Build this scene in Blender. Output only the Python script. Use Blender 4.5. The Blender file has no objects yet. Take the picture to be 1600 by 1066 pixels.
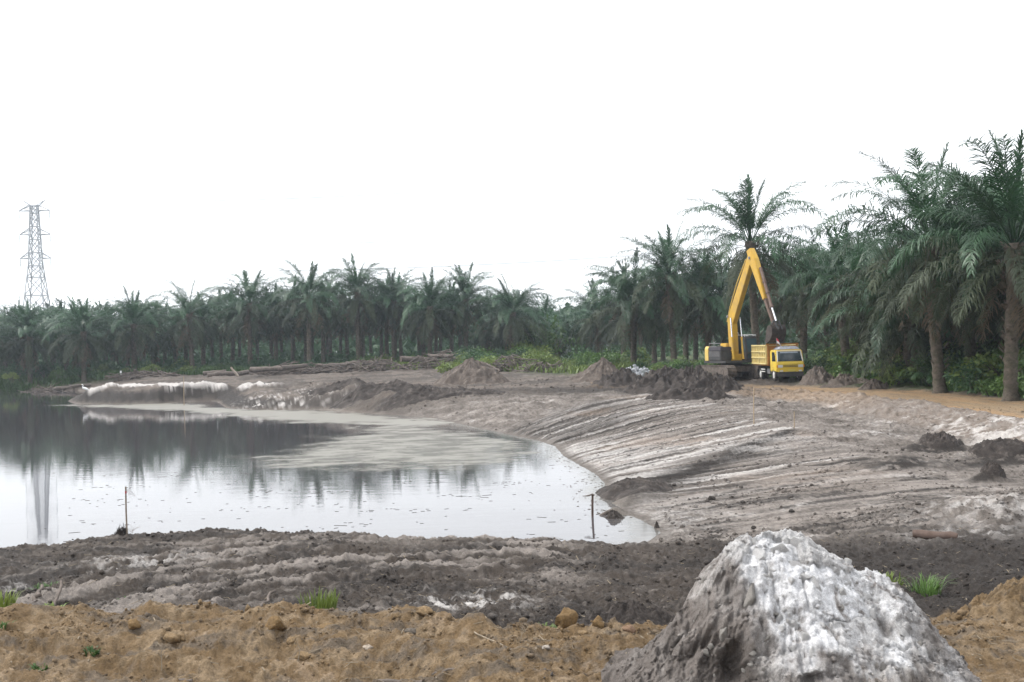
import bpy, bmesh, math, random
import numpy as np
from mathutils import Vector, Matrix

random.seed(7)
RNG = np.random.default_rng(7)
scene = bpy.context.scene
COL = scene.collection
R = math.radians

# ------------------------------------------------------------------ camera
CAM_H = 4.0
FPX = 1778.0                      # focal length in pixels of the 1600 px wide photograph
ROLL = math.atan(0.028)
PITCH = math.atan(8.0 / FPX)
F_ = Vector((0, math.cos(PITCH), math.sin(PITCH)))
_u0 = Vector((0, -math.sin(PITCH), math.cos(PITCH)))
_r0 = Vector((1, 0, 0))
R_ = math.cos(ROLL) * _r0 - math.sin(ROLL) * _u0
U_ = math.sin(ROLL) * _r0 + math.cos(ROLL) * _u0
CAM = Vector((0, 0, CAM_H))
cd = bpy.data.cameras.new('camera')
cd.sensor_width = 36.0
cd.lens = FPX / 1600.0 * 36.0
cd.clip_start = 0.1
cd.clip_end = 5000
cam = bpy.data.objects.new('camera', cd)
COL.objects.link(cam)
cam.matrix_world = Matrix(((R_.x, U_.x, -F_.x, CAM.x), (R_.y, U_.y, -F_.y, CAM.y), (R_.z, U_.z, -F_.z, CAM.z), (0, 0, 0, 1)))
scene.camera = cam

# ------------------------------------------------------------------ sky, sun, exposure
SUN_EL, SUN_AZ = 52.0, -75.0       # azimuth from +Y (the view direction) towards +X
world = bpy.data.worlds.new("World")
scene.world = world
world.use_nodes = True
wn, wl = world.node_tree.nodes, world.node_tree.links
wn.clear()
sky = wn.new('ShaderNodeTexSky')
sky.sky_type = 'NISHITA'
sky.sun_disc = False
sky.sun_elevation = R(SUN_EL)
sky.sun_rotation = R(SUN_AZ)
sky.air_density = 1.0
sky.dust_density = 6.0
sky.ozone_density = 1.0
hs = wn.new('ShaderNodeHueSaturation')
hs.inputs['Saturation'].default_value = 0.22     # overcast: a thin even cloud takes the blue out
bg = wn.new('ShaderNodeBackground')
bg.inputs['Strength'].default_value = 0.15
wo = wn.new('ShaderNodeOutputWorld')
wl.new(sky.outputs[0], hs.inputs['Color'])
cl = wn.new('ShaderNodeMix'); cl.data_type = 'RGBA'        # the even cloud layer in front of the clear sky
cl.inputs[0].default_value = 0.62
[i for i in cl.inputs if i.type == 'RGBA'][1].default_value = (8.6, 8.8, 9.1, 1)
wl.new(hs.outputs[0], [i for i in cl.inputs if i.type == 'RGBA'][0])
wl.new([o for o in cl.outputs if o.type == 'RGBA'][0], bg.inputs['Color'])
wl.new(bg.outputs[0], wo.inputs['Surface'])

sd = bpy.data.lights.new('sun', 'SUN')
sd.energy = 1.5
sd.angle = R(14)
sd.color = (1.0, 0.97, 0.92)
sun = bpy.data.objects.new('sun', sd)
COL.objects.link(sun)
_sd = Vector((math.sin(R(SUN_AZ)) * math.cos(R(SUN_EL)), math.cos(R(SUN_AZ)) * math.cos(R(SUN_EL)), math.sin(R(SUN_EL))))
sun.rotation_euler = _sd.to_track_quat('Z', 'Y').to_euler()
sun.location = (0, 0, 80)

scene.view_settings.view_transform = 'Standard'
scene.view_settings.look = 'None'
scene.view_settings.gamma = 1
scene.view_settings.use_curve_mapping = False
scene.view_settings.exposure = 0.85
try:
    scene.cycles.max_bounces = 6
    scene.cycles.diffuse_bounces = 3
    scene.cycles.glossy_bounces = 3
    scene.cycles.transmission_bounces = 4
    scene.cycles.transparent_max_bounces = 8
    scene.cycles.volume_bounces = 1
    scene.cycles.use_denoising = True
except Exception:
    pass

# ------------------------------------------------------------------ helpers: pixel <-> place
def ray(px, py):
    return (R_ * ((px - 800) / FPX) + U_ * ((533 - py) / FPX) + F_)
def at(px, py, z=0.0):
    """the point at height z seen at a pixel of the photograph"""
    d = ray(px, py)
    t = (z - CAM_H) / d.z
    return CAM + d * t
def atd(px, py, Y):
    d = ray(px, py)
    return CAM + d * (Y / d.y)

# ------------------------------------------------------------------ numpy noise
def _h(ix, iy, seed):
    n = (ix.astype(np.int64) * 374761393 + iy.astype(np.int64) * 668265263 + seed * 974634777) & 0xFFFFFFFF
    n = ((n ^ (n >> 13)) * 1274126177) & 0xFFFFFFFF
    return ((n ^ (n >> 16)) & 0xFFFFFF) / float(0x1000000)
def gnoise(x, y, seed=0):
    x0 = np.floor(x); y0 = np.floor(y)
    fx = x - x0; fy = y - y0
    u = fx * fx * fx * (fx * (fx * 6 - 15) + 10); v = fy * fy * fy * (fy * (fy * 6 - 15) + 10)
    def g(ix, iy, dx, dy):
        a = _h(ix, iy, seed) * 6.2831853
        return np.cos(a) * dx + np.sin(a) * dy
    n00 = g(x0, y0, fx, fy); n10 = g(x0 + 1, y0, fx - 1, fy)
    n01 = g(x0, y0 + 1, fx, fy - 1); n11 = g(x0 + 1, y0 + 1, fx - 1, fy - 1)
    return ((n00 * (1 - u) + n10 * u) * (1 - v) + (n01 * (1 - u) + n11 * u) * v) * 1.5
def fbm(x, y, o=4, seed=0, gain=0.5, lac=2.07):
    s = 0; a = 1.0; t = 0
    for k in range(o):
        s = s + a * gnoise(x, y, seed + k * 17); t += a
        a *= gain; x = x * lac + 13.7; y = y * lac - 7.3
    return s / t * 1.4
def ridged(x, y, o=4, seed=0, gain=0.5):
    s = 0; a = 1.0; t = 0
    for k in range(o):
        s = s + a * (1 - 2 * np.abs(gnoise(x, y, seed + k * 31))); t += a
        a *= gain; x = x * 2.1 + 5.1; y = y * 2.1 + 9.2
    return s / t
def worley(x, y, seed=0):
    x0 = np.floor(x); y0 = np.floor(y)
    d1 = np.full(x.shape, 9.0); d2 = np.full(x.shape, 9.0); idv = np.zeros(x.shape)
    for i in (-1, 0, 1):
        for j in (-1, 0, 1):
            cx = x0 + i; cy = y0 + j
            px = cx + _h(cx, cy, seed); py = cy + _h(cx, cy, seed + 5)
            d = np.hypot(px - x, py - y)
            closer = d < d1
            d2 = np.where(closer, d1, np.minimum(d2, d))
            idv = np.where(closer, _h(cx, cy, seed + 9), idv)
            d1 = np.where(closer, d, d1)
    return d1, d2, idv
def sst(a, b, x):
    t = np.clip((x - a) / (b - a), 0, 1)
    return t * t * (3 - 2 * t)
def mix(a, b, t):
    return a + (b - a) * t

# ------------------------------------------------------------------ materials
def nodemat(name):
    m = bpy.data.materials.new(name); m.use_nodes = True
    nt = m.node_tree; nt.nodes.clear()
    out = nt.nodes.new('ShaderNodeOutputMaterial')
    b = nt.nodes.new('ShaderNodeBsdfPrincipled')
    nt.links.new(b.outputs[0], out.inputs[0])
    return m, nt, b, out
def N(nt, typ, **kw):
    n = nt.nodes.new(typ)
    for k, v in kw.items():
        if k in n.inputs: n.inputs[k].default_value = v
        else: setattr(n, k, v)
    return n
def simple(name, col, rough=0.6, metal=0.0, var=0.25, scale=6.0, bump=0.0, spec=0.4, dirt=None, dirt_amt=0.5):
    """a surface with its own grain: base colour broken up by noise, optional dirt patches, optional bump"""
    m, nt, b, out = nodemat(name)
    tc = N(nt, 'ShaderNodeTexCoord')
    ns = N(nt, 'ShaderNodeTexNoise', Scale=scale, Detail=6.0, Roughness=0.65)
    nt.links.new(tc.outputs['Object'], ns.inputs['Vector'])
    mr = N(nt, 'ShaderNodeMapRange'); mr.inputs['From Min'].default_value = 0.3; mr.inputs['From Max'].default_value = 0.7
    mr.inputs['To Min'].default_value = 1 - var; mr.inputs['To Max'].default_value = 1 + var
    nt.links.new(ns.outputs['Fac'], mr.inputs['Value'])
    mul = N(nt, 'ShaderNodeMix', data_type='RGBA', blend_type='MULTIPLY'); mul.inputs['Factor'].default_value = 1
    mul.inputs['A'].default_value = (*col, 1)
    for s in mul.inputs:
        if s.name == 'A' and s.type == 'RGBA': s.default_value = (*col, 1)
    ia = [s for s in mul.inputs if s.type == 'RGBA']; oc = [s for s in mul.outputs if s.type == 'RGBA'][0]
    ia[0].default_value = (*col, 1)
    nt.links.new(mr.outputs[0], ia[1])
    last = oc
    if dirt:
        n2 = N(nt, 'ShaderNodeTexNoise', Scale=scale * 0.45, Detail=8.0, Roughness=0.7)
        nt.links.new(tc.outputs['Object'], n2.inputs['Vector'])
        m2 = N(nt, 'ShaderNodeMapRange'); m2.inputs['From Min'].default_value = 0.45; m2.inputs['From Max'].default_value = 0.68
        m2.inputs['To Max'].default_value = dirt_amt
        nt.links.new(n2.outputs['Fac'], m2.inputs['Value'])
        mx = N(nt, 'ShaderNodeMix', data_type='RGBA')
        i2 = [s for s in mx.inputs if s.type == 'RGBA']; o2 = [s for s in mx.outputs if s.type == 'RGBA'][0]
        nt.links.new(m2.outputs[0], mx.inputs[0]); nt.links.new(last, i2[0]); i2[1].default_value = (*dirt, 1)
        last = o2
    nt.links.new(last, b.inputs['Base Color'])
    b.inputs['Roughness'].default_value = rough; b.inputs['Metallic'].default_value = metal
    b.inputs['Specular IOR Level'].default_value = spec
    if bump:
        bp = N(nt, 'ShaderNodeBump', Strength=0.8, Distance=bump)
        nt.links.new(ns.outputs['Fac'], bp.inputs['Height']); nt.links.new(bp.outputs[0], b.inputs['Normal'])
    return m
def leafmat(name, col, rough=0.45, var=0.35, tint=(1, 1, 1), spec=0.5):
    """foliage: colour varies from plant to plant and along the leaf, a little light passes through"""
    m, nt, b, out = nodemat(name)
    oi = N(nt, 'ShaderNodeObjectInfo'); tc = N(nt, 'ShaderNodeTexCoord')
    ns = N(nt, 'ShaderNodeTexNoise', Scale=1.3, Detail=4.0)
    nt.links.new(tc.outputs['Object'], ns.inputs['Vector'])
    ad = N(nt, 'ShaderNodeMath', operation='ADD')
    nt.links.new(oi.outputs['Random'], ad.inputs[0]); nt.links.new(ns.outputs['Fac'], ad.inputs[1])
    mr = N(nt, 'ShaderNodeMapRange'); mr.inputs['From Min'].default_value = 0.3; mr.inputs['From Max'].default_value = 1.6
    nt.links.new(ad.outputs[0], mr.inputs['Value'])
    cr = N(nt, 'ShaderNodeValToRGB')
    c = np.array(col)
    e = cr.color_ramp.elements
    e[0].color = (*(c * (1 - var)), 1); e[1].color = (*(c * (1 + var) * np.array(tint)), 1)
    nt.links.new(mr.outputs[0], cr.inputs[0]); nt.links.new(cr.outputs[0], b.inputs['Base Color'])
    b.inputs['Roughness'].default_value = rough; b.inputs['Specular IOR Level'].default_value = spec
    tr = N(nt, 'ShaderNodeBsdfTranslucent'); nt.links.new(cr.outputs[0], tr.inputs['Color'])
    mx = N(nt, 'ShaderNodeMixShader'); mx.inputs[0].default_value = 0.25
    nt.links.new(b.outputs[0], mx.inputs[1]); nt.links.new(tr.outputs[0], mx.inputs[2]); nt.links.new(mx.outputs[0], out.inputs[0])
    return m
def soilmat(name, bump=0.03, attr='soil', s1=9.0, s2=45.0, drag=False):
    """bare earth: the soil's own colour from the attribute, crumb-sized variation, fine relief"""
    m, nt, b, out = nodemat(name)
    at_ = N(nt, 'ShaderNodeAttribute', attribute_name=attr)
    tc = N(nt, 'ShaderNodeTexCoord')
    n1 = N(nt, 'ShaderNodeTexNoise', Scale=s1, Detail=9.0, Roughness=0.76)
    n2 = N(nt, 'ShaderNodeTexNoise', Scale=s2, Detail=5.0, Roughness=0.7)
    for n in (n1, n2): nt.links.new(tc.outputs['Object'], n.inputs['Vector'])
    ad = N(nt, 'ShaderNodeMath', operation='ADD'); nt.links.new(n1.outputs['Fac'], ad.inputs[0]); nt.links.new(n2.outputs['Fac'], ad.inputs[1])
    mr = N(nt, 'ShaderNodeMapRange'); mr.inputs['From Min'].default_value = 0.65; mr.inputs['From Max'].default_value = 1.35
    mr.inputs['To Min'].default_value = 0.46; mr.inputs['To Max'].default_value = 1.5
    nt.links.new(ad.outputs[0], mr.inputs['Value'])
    mul = N(nt, 'ShaderNodeMix', data_type='RGBA', blend_type='MULTIPLY'); mul.inputs[0].default_value = 1
    ia = [s for s in mul.inputs if s.type == 'RGBA']; oc = [s for s in mul.outputs if s.type == 'RGBA'][0]
    nt.links.new(at_.outputs['Color'], ia[0]); nt.links.new(mr.outputs[0], ia[1])
    last, hgt = oc, ad.outputs[0]
    if drag:                      # fine furrows where the bucket dragged the soil: noise stretched along the drag direction
        da = N(nt, 'ShaderNodeAttribute', attribute_name='drag')
        sx = N(nt, 'ShaderNodeSeparateXYZ'); nt.links.new(da.outputs['Vector'], sx.inputs[0])
        mp = N(nt, 'ShaderNodeMapping'); mp.inputs['Scale'].default_value = (5.5, 1.6, 0); 
        wn_ = N(nt, 'ShaderNodeTexNoise', Scale=0.9, Detail=5.0, Roughness=0.6); nt.links.new(tc.outputs['Object'], wn_.inputs['Vector'])
        wv_ = N(nt, 'ShaderNodeVectorMath', operation='MULTIPLY_ADD'); nt.links.new(wn_.outputs['Color'], wv_.inputs[0]); wv_.inputs[1].default_value = (.5, .9, 0); nt.links.new(da.outputs['Vector'], wv_.inputs[2])
        nt.links.new(wv_.outputs[0], mp.inputs['Vector'])
        n3 = N(nt, 'ShaderNodeTexNoise', Scale=1.0, Detail=4.0, Roughness=0.65); nt.links.new(mp.outputs[0], n3.inputs['Vector'])
        m3 = N(nt, 'ShaderNodeMapRange'); m3.inputs['From Min'].default_value = 0.36; m3.inputs['From Max'].default_value = 0.62
        m3.inputs['To Min'].default_value = 0.40; m3.inputs['To Max'].default_value = 1.30
        nt.links.new(n3.outputs['Fac'], m3.inputs['Value'])
        one = N(nt, 'ShaderNodeMix', data_type='FLOAT'); one.inputs[2].default_value = 1.0
        pm = N(nt, 'ShaderNodeMapRange'); pm.inputs['From Min'].default_value = .38; pm.inputs['From Max'].default_value = .58; pm.inputs['To Min'].default_value = .25; nt.links.new(wn_.outputs['Fac'], pm.inputs['Value'])
        sm = N(nt, 'ShaderNodeMath', operation='MULTIPLY'); nt.links.new(sx.outputs['Z'], sm.inputs[0]); nt.links.new(pm.outputs[0], sm.inputs[1]); nt.links.new(sm.outputs[0], one.inputs[0]); nt.links.new(m3.outputs[0], one.inputs[3])
        mu2 = N(nt, 'ShaderNodeMix', data_type='RGBA', blend_type='MULTIPLY'); mu2.inputs[0].default_value = 1
        i2 = [s for s in mu2.inputs if s.type == 'RGBA']; nt.links.new(last, i2[0]); nt.links.new(one.outputs[0], i2[1])
        last = [s for s in mu2.outputs if s.type == 'RGBA'][0]
        hm = N(nt, 'ShaderNodeMath', operation='MULTIPLY'); nt.links.new(n3.outputs['Fac'], hm.inputs[0]); nt.links.new(sx.outputs['Z'], hm.inputs[1])
        h2 = N(nt, 'ShaderNodeMath', operation='MULTIPLY_ADD'); nt.links.new(hm.outputs[0], h2.inputs[0]); h2.inputs[1].default_value = 3.0; nt.links.new(hgt, h2.inputs[2])
        hgt = h2.outputs[0]
    nt.links.new(last, b.inputs['Base Color'])
    b.inputs['Roughness'].default_value = 0.85; b.inputs['Specular IOR Level'].default_value = 0.25
    bp = N(nt, 'ShaderNodeBump', Strength=0.9, Distance=bump)
    nt.links.new(hgt, bp.inputs['Height']); nt.links.new(bp.outputs[0], b.inputs['Normal'])
    return m

# ------------------------------------------------------------------ objects, tags
def link(name, me, parent=None, loc=None, rot=None, scale=None):
    o = bpy.data.objects.new(name, me); COL.objects.link(o)
    if parent is not None: o.parent = parent
    if loc is not None: o.location = loc
    if rot is not None: o.rotation_euler = rot
    if scale is not None: o.scale = scale if hasattr(scale, '__len__') else (scale,) * 3
    return o
def tag(o, label=None, cat=None, group=None, kind=None):
    if label: o['label'] = label
    if cat: o['category'] = cat
    if group: o['group'] = group
    if kind: o['kind'] = kind
    return o
def thing(name, label, cat, loc=(0, 0, 0), rotz=0, group=None):
    o = link(name, None, None, loc, (0, 0, rotz)); o.empty_display_size = 0.2
    return tag(o, label, cat, group)
def npmesh(name, verts, faces, mat=None, smooth=False, cols=None, attr='soil'):
    """verts (n,3); faces a list of equal-length index arrays, or an (n,k) array"""
    me = bpy.data.meshes.new(name)
    groups = faces if isinstance(faces, list) else [faces]
    groups = [np.asarray(g, dtype=np.int32) for g in groups if len(g)]
    verts = np.asarray(verts, dtype=np.float32)
    nl = sum(g.size for g in groups); nf = sum(len(g) for g in groups)
    me.vertices.add(len(verts)); me.vertices.foreach_set('co', verts.ravel())
    me.loops.add(nl); me.polygons.add(nf)
    me.loops.foreach_set('vertex_index', np.concatenate([g.ravel() for g in groups]))
    st = []; off = 0
    for g in groups:
        st.append(off + np.arange(len(g), dtype=np.int32) * g.shape[1]); off += g.size
    me.polygons.foreach_set('loop_start', np.concatenate(st).astype(np.int32))
    if smooth: me.polygons.foreach_set('use_smooth', np.ones(nf, dtype=bool))
    me.update(calc_edges=True); me.validate()
    if cols is not None:
        ca = me.color_attributes.new(attr, 'FLOAT_COLOR', 'POINT')
        c4 = np.ones((len(verts), 4), dtype=np.float32); c4[:, :3] = cols
        ca.data.foreach_set('color', c4.ravel())
    if mat is not None: me.materials.append(mat)
    return me

class MB:
    """collects boxes, tubes and prisms into one mesh"""
    def __init__(self): self.v = []; self.f = []; self.s = []
    def add(self, vs, fs, smooth=False):
        o = len(self.v); self.v += [tuple(v) for v in vs]
        for f in fs: self.f.append([i + o for i in f]); self.s.append(smooth)
    def box(self, c, s, rot=None, taper=1.0):
        vs = []
        for z in (-1, 1):
            k = taper if z > 0 else 1.0
            for x, y in ((-1, -1), (1, -1), (1, 1), (-1, 1)):
                p = Vector((x * s[0] / 2 * k, y * s[1] / 2 * k, z * s[2] / 2))
                if rot is not None: p = rot @ p
                vs.append(p + Vector(c))
        self.add(vs, [(3, 2, 1, 0), (4, 5, 6, 7), (0, 1, 5, 4), (1, 2, 6, 5), (2, 3, 7, 6), (3, 0, 4, 7)])
        return self
    def bar(self, p0, p1, w, h, up=Vector((0, 0, 1))):
        p0 = Vector(p0); p1 = Vector(p1); d = (p1 - p0)
        L = d.length; d.normalize(); s = d.cross(up)
        if s.length < 1e-4: s = d.cross(Vector((1, 0, 0)))
        s.normalize(); u = s.cross(d)
        rot = Matrix((d, s, u)).transposed()
        return self.box((p0 + p1) / 2, (L, w, h), rot)
    def tube(self, pts, rad, n=8, cap=True, smooth=True):
        pts = [Vector(p) for p in pts]
        if not hasattr(rad, '__len__'): rad = [rad] * len(pts)
        vs = []; fs = []
        ref = Vector((0.13, 0.27, 0.95))
        for i, p in enumerate(pts):
            d = (pts[min(i + 1, len(pts) - 1)] - pts[max(i - 1, 0)]).normalized()
            a = d.cross(ref)
            if a.length < 0.15: a = d.cross(Vector((1, 0, 0)))
            a.normalize(); b = d.cross(a)
            for k in range(n):
                t = 2 * math.pi * k / n
                vs.append(p + (a * math.cos(t) + b * math.sin(t)) * rad[i])
        for i in range(len(pts) - 1):
            for k in range(n):
                fs.append((i * n + k, i * n + (k + 1) % n, (i + 1) * n + (k + 1) % n, (i + 1) * n + k))
        self.add(vs, fs, smooth)
        if cap:
            self.add(vs[:n], [tuple(range(n))]); self.add(vs[-n:], [tuple(range(n))[::-1]])
        return self
    def prism(self, poly, y0, y1, inset=0.0):
        """polygon in the XZ plane pushed from y0 to y1"""
        n = len(poly)
        vs = [(p[0], y0, p[1]) for p in poly] + [(p[0], y1, p[1]) for p in poly]
        fs = [tuple(range(n)), tuple(range(2 * n - 1, n - 1, -1))] + [(i, i + n, (i + 1) % n + n, (i + 1) % n) for i in range(n)]
        self.add(vs, fs); return self
    def quad(self, a, b, c, d): self.add([a, b, c, d], [(0, 1, 2, 3)]); return self
    def mesh(self, name, mat=None, bevel=0.0):
        me = bpy.data.meshes.new(name)
        me.from_pydata([tuple(v) for v in self.v], [], self.f)
        me.polygons.foreach_set('use_smooth', self.s)
        bm = bmesh.new(); bm.from_mesh(me)
        bmesh.ops.recalc_face_normals(bm, faces=bm.faces)
        if bevel:
            es = [e for e in bm.edges if len(e.link_faces) == 2 and e.calc_face_angle(0) > 0.6]
            bmesh.ops.bevel(bm, geom=es, offset=bevel, segments=2, affect='EDGES', clamp_overlap=True)
        bm.to_mesh(me); bm.free()
        if mat is not None: me.materials.append(mat)
        return me
    def build(self, name, mat, parent=None, bevel=0.0, **kw):
        return link(name, self.mesh(name, mat, bevel), parent, **kw)
# ------------------------------------------------------------------ the shape of the land
def P2(px, py, z=0.0):
    p = at(px, py, z); return (p.x, p.y)
SHORE = [(-150, 150), P2(-60, 612), P2(0, 611), P2(60, 610), P2(135, 611), P2(140, 616), P2(118, 621), P2(106, 627), P2(118, 631), P2(180, 632), P2(245, 631),
         P2(300, 628), P2(338, 627), P2(352, 637), P2(400, 641), P2(455, 640), P2(520, 641), P2(560, 645), P2(610, 648), P2(680, 654),
         P2(740, 667), P2(790, 678), P2(840, 688), P2(868, 697), P2(880, 712), P2(905, 726), P2(935, 743), P2(946, 756), P2(936, 768), P2(955, 780), P2(985, 779),
         P2(978, 790), P2(968, 800), P2(1000, 812), P2(1018, 822), P2(1032, 832), P2(1012, 846), P2(975, 858), (1.0, 21.7), (-2, 22.2), (-5, 23.1), (-7.2, 23.5), (-9.6, 21.9), (-13, 22.5), (-30, 27), (-80, 40), (-150, 60)]
SHORE = np.array(SHORE)
def sdf(X, Y):
    """distance to the pond's edge, positive on land"""
    d = np.full(X.shape, 1e9); inside = np.zeros(X.shape, bool)
    n = len(SHORE)
    for i in range(n):
        ax, ay = SHORE[i]; bx, by = SHORE[(i + 1) % n]
        ex, ey = bx - ax, by - ay
        t = np.clip(((X - ax) * ex + (Y - ay) * ey) / (ex * ex + ey * ey), 0, 1)
        d = np.minimum(d, np.hypot(X - ax - t * ex, Y - ay - t * ey))
        cond = ((ay > Y) != (by > Y))
        with np.errstate(divide='ignore', invalid='ignore'):
            xi = (bx - ax) * (Y - ay) / (by - ay + 1e-12) + ax
        inside ^= cond & (X < xi)
    return np.where(inside, -d, d)
# places of known height: x, y, height of the land behind the edge, width of the rise
HP = np.array([(-14, 19, .55, .9), (-10, 18, .55, .9), (-5, 19, .6, .9), (0, 18.5, .55, .9), (3, 18.5, .42, 1.5), (-10, 14, .68, 1), (-3, 14, .68, 1), (3, 14, .66, 1), (7, 14, .7, 1),
               (-10, 9, .72, 1), (0, 9, .72, 1), (7, 9, .74, 1), (6, 18, .42, 3), (9.5, 17, .5, 3), (13, 18, .5, 3),
               (4, 24, .40, 5), (8, 24, .45, 6), (12, 26, .36, 6), (5, 30, .55, 6.5), (10, 33, .62, 7), (14, 35, .36, 7), (9.8, 41, .78, 7.2), (6, 40, .75, 7.2), (9.3, 50, .8, 7.2),
               (6, 50, .78, 7.2), (9, 62, .82, 7.2), (5, 60, .8, 7), (14, 48, .36, 7), (13, 60, .6, 7), (3, 72, .85, 6), (-1.5, 68, .85, 4), (6, 78, .85, 6), (-3, 78, .95, 3), (-7, 75, 1.0, 1.6), (-12, 82, 1.05, 1.5),
               (-18, 84, .85, 3), (-22, 90, .9, 3), (-27, 101, 1.15, 1.7), (-33, 101, 1.1, 1.5), (-39, 101, .95, 1.4), (-20, 100, .95, 3), (-10, 100, .95, 3), (0, 95, .9, 3),
               (-30, 112, .9, 4), (-45, 122, .9, 5), (-20, 120, 1.0, 4), (-5, 120, 1.1, 4), (-70, 150, 1.3, 7), (-50, 150, 1.4, 7), (-20, 150, 1.6, 7), (0, 140, 1.8, 7), (10, 110, 1.4, 4), (12, 95, 1.0, 4), (-90, 158, 1.4, 9), (20, 150, 1.6, 5)], dtype=float)
LIP = np.array([(17.2, -40), (17.2, 20), (17.3, 55), (15.6, 64), (13.4, 69.5), (10.0, 74.5), (6.5, 80), (4, 90), (4, 130)], dtype=float)
def road_d(X, Y):
    """distance right of the road's front lip"""
    d = np.full(X.shape, 1e9); sgn = np.ones(X.shape)
    for i in range(len(LIP) - 1):
        ax, ay = LIP[i]; bx, by = LIP[i + 1]
        ex, ey = bx - ax, by - ay
        t = np.clip(((X - ax) * ex + (Y - ay) * ey) / (ex * ex + ey * ey), 0, 1)
        dd = np.hypot(X - ax - t * ex, Y - ay - t * ey)
        s = np.where((X - ax) * ey - (Y - ay) * ex > 0, 1.0, -1.0)
        m = dd < d
        sgn = np.where(m, s, sgn); d = np.where(m, dd, d)
    return sgn * d
SPIT = np.array([P2(140, 610, 1.1), P2(200, 606, 1.2), P2(270, 606, 1.2), P2(330, 602, 1.3), P2(352, 603, 1.3), P2(420, 608, 1.0), P2(480, 606, 1.0), P2(560, 614, 1.0)])
def spit_d(X, Y):
    d = np.full(X.shape, 1e9)
    for i in range(len(SPIT) - 1):
        ax, ay = SPIT[i]; bx, by = SPIT[i + 1]
        ex, ey = bx - ax, by - ay
        t = np.clip(((X - ax) * ex + (Y - ay) * ey) / (ex * ex + ey * ey), 0, 1)
        d = np.minimum(d, np.hypot((X - ax - t * ex), (Y - ay - t * ey) * 0.6))
    return d
def orange_edge(X):
    """y of the back edge of the orange fill in the foreground"""
    return np.interp(X, [-12, -6, -2.3, -0.85, -0.2, 0.6, 1.5, 3, 4.5, 6, 9], [14.4, 14.2, 13.75, 13.35, 12.75, 12.75, 12.9, 12.9, 13.0, 13.7, 13.9])
def dune(x, y, px, py, z, rx, ry):
    c = at(px, py, z)
    return np.exp(-((x - c.x) / rx) ** 2 - ((y - c.y) / ry) ** 2)

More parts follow.
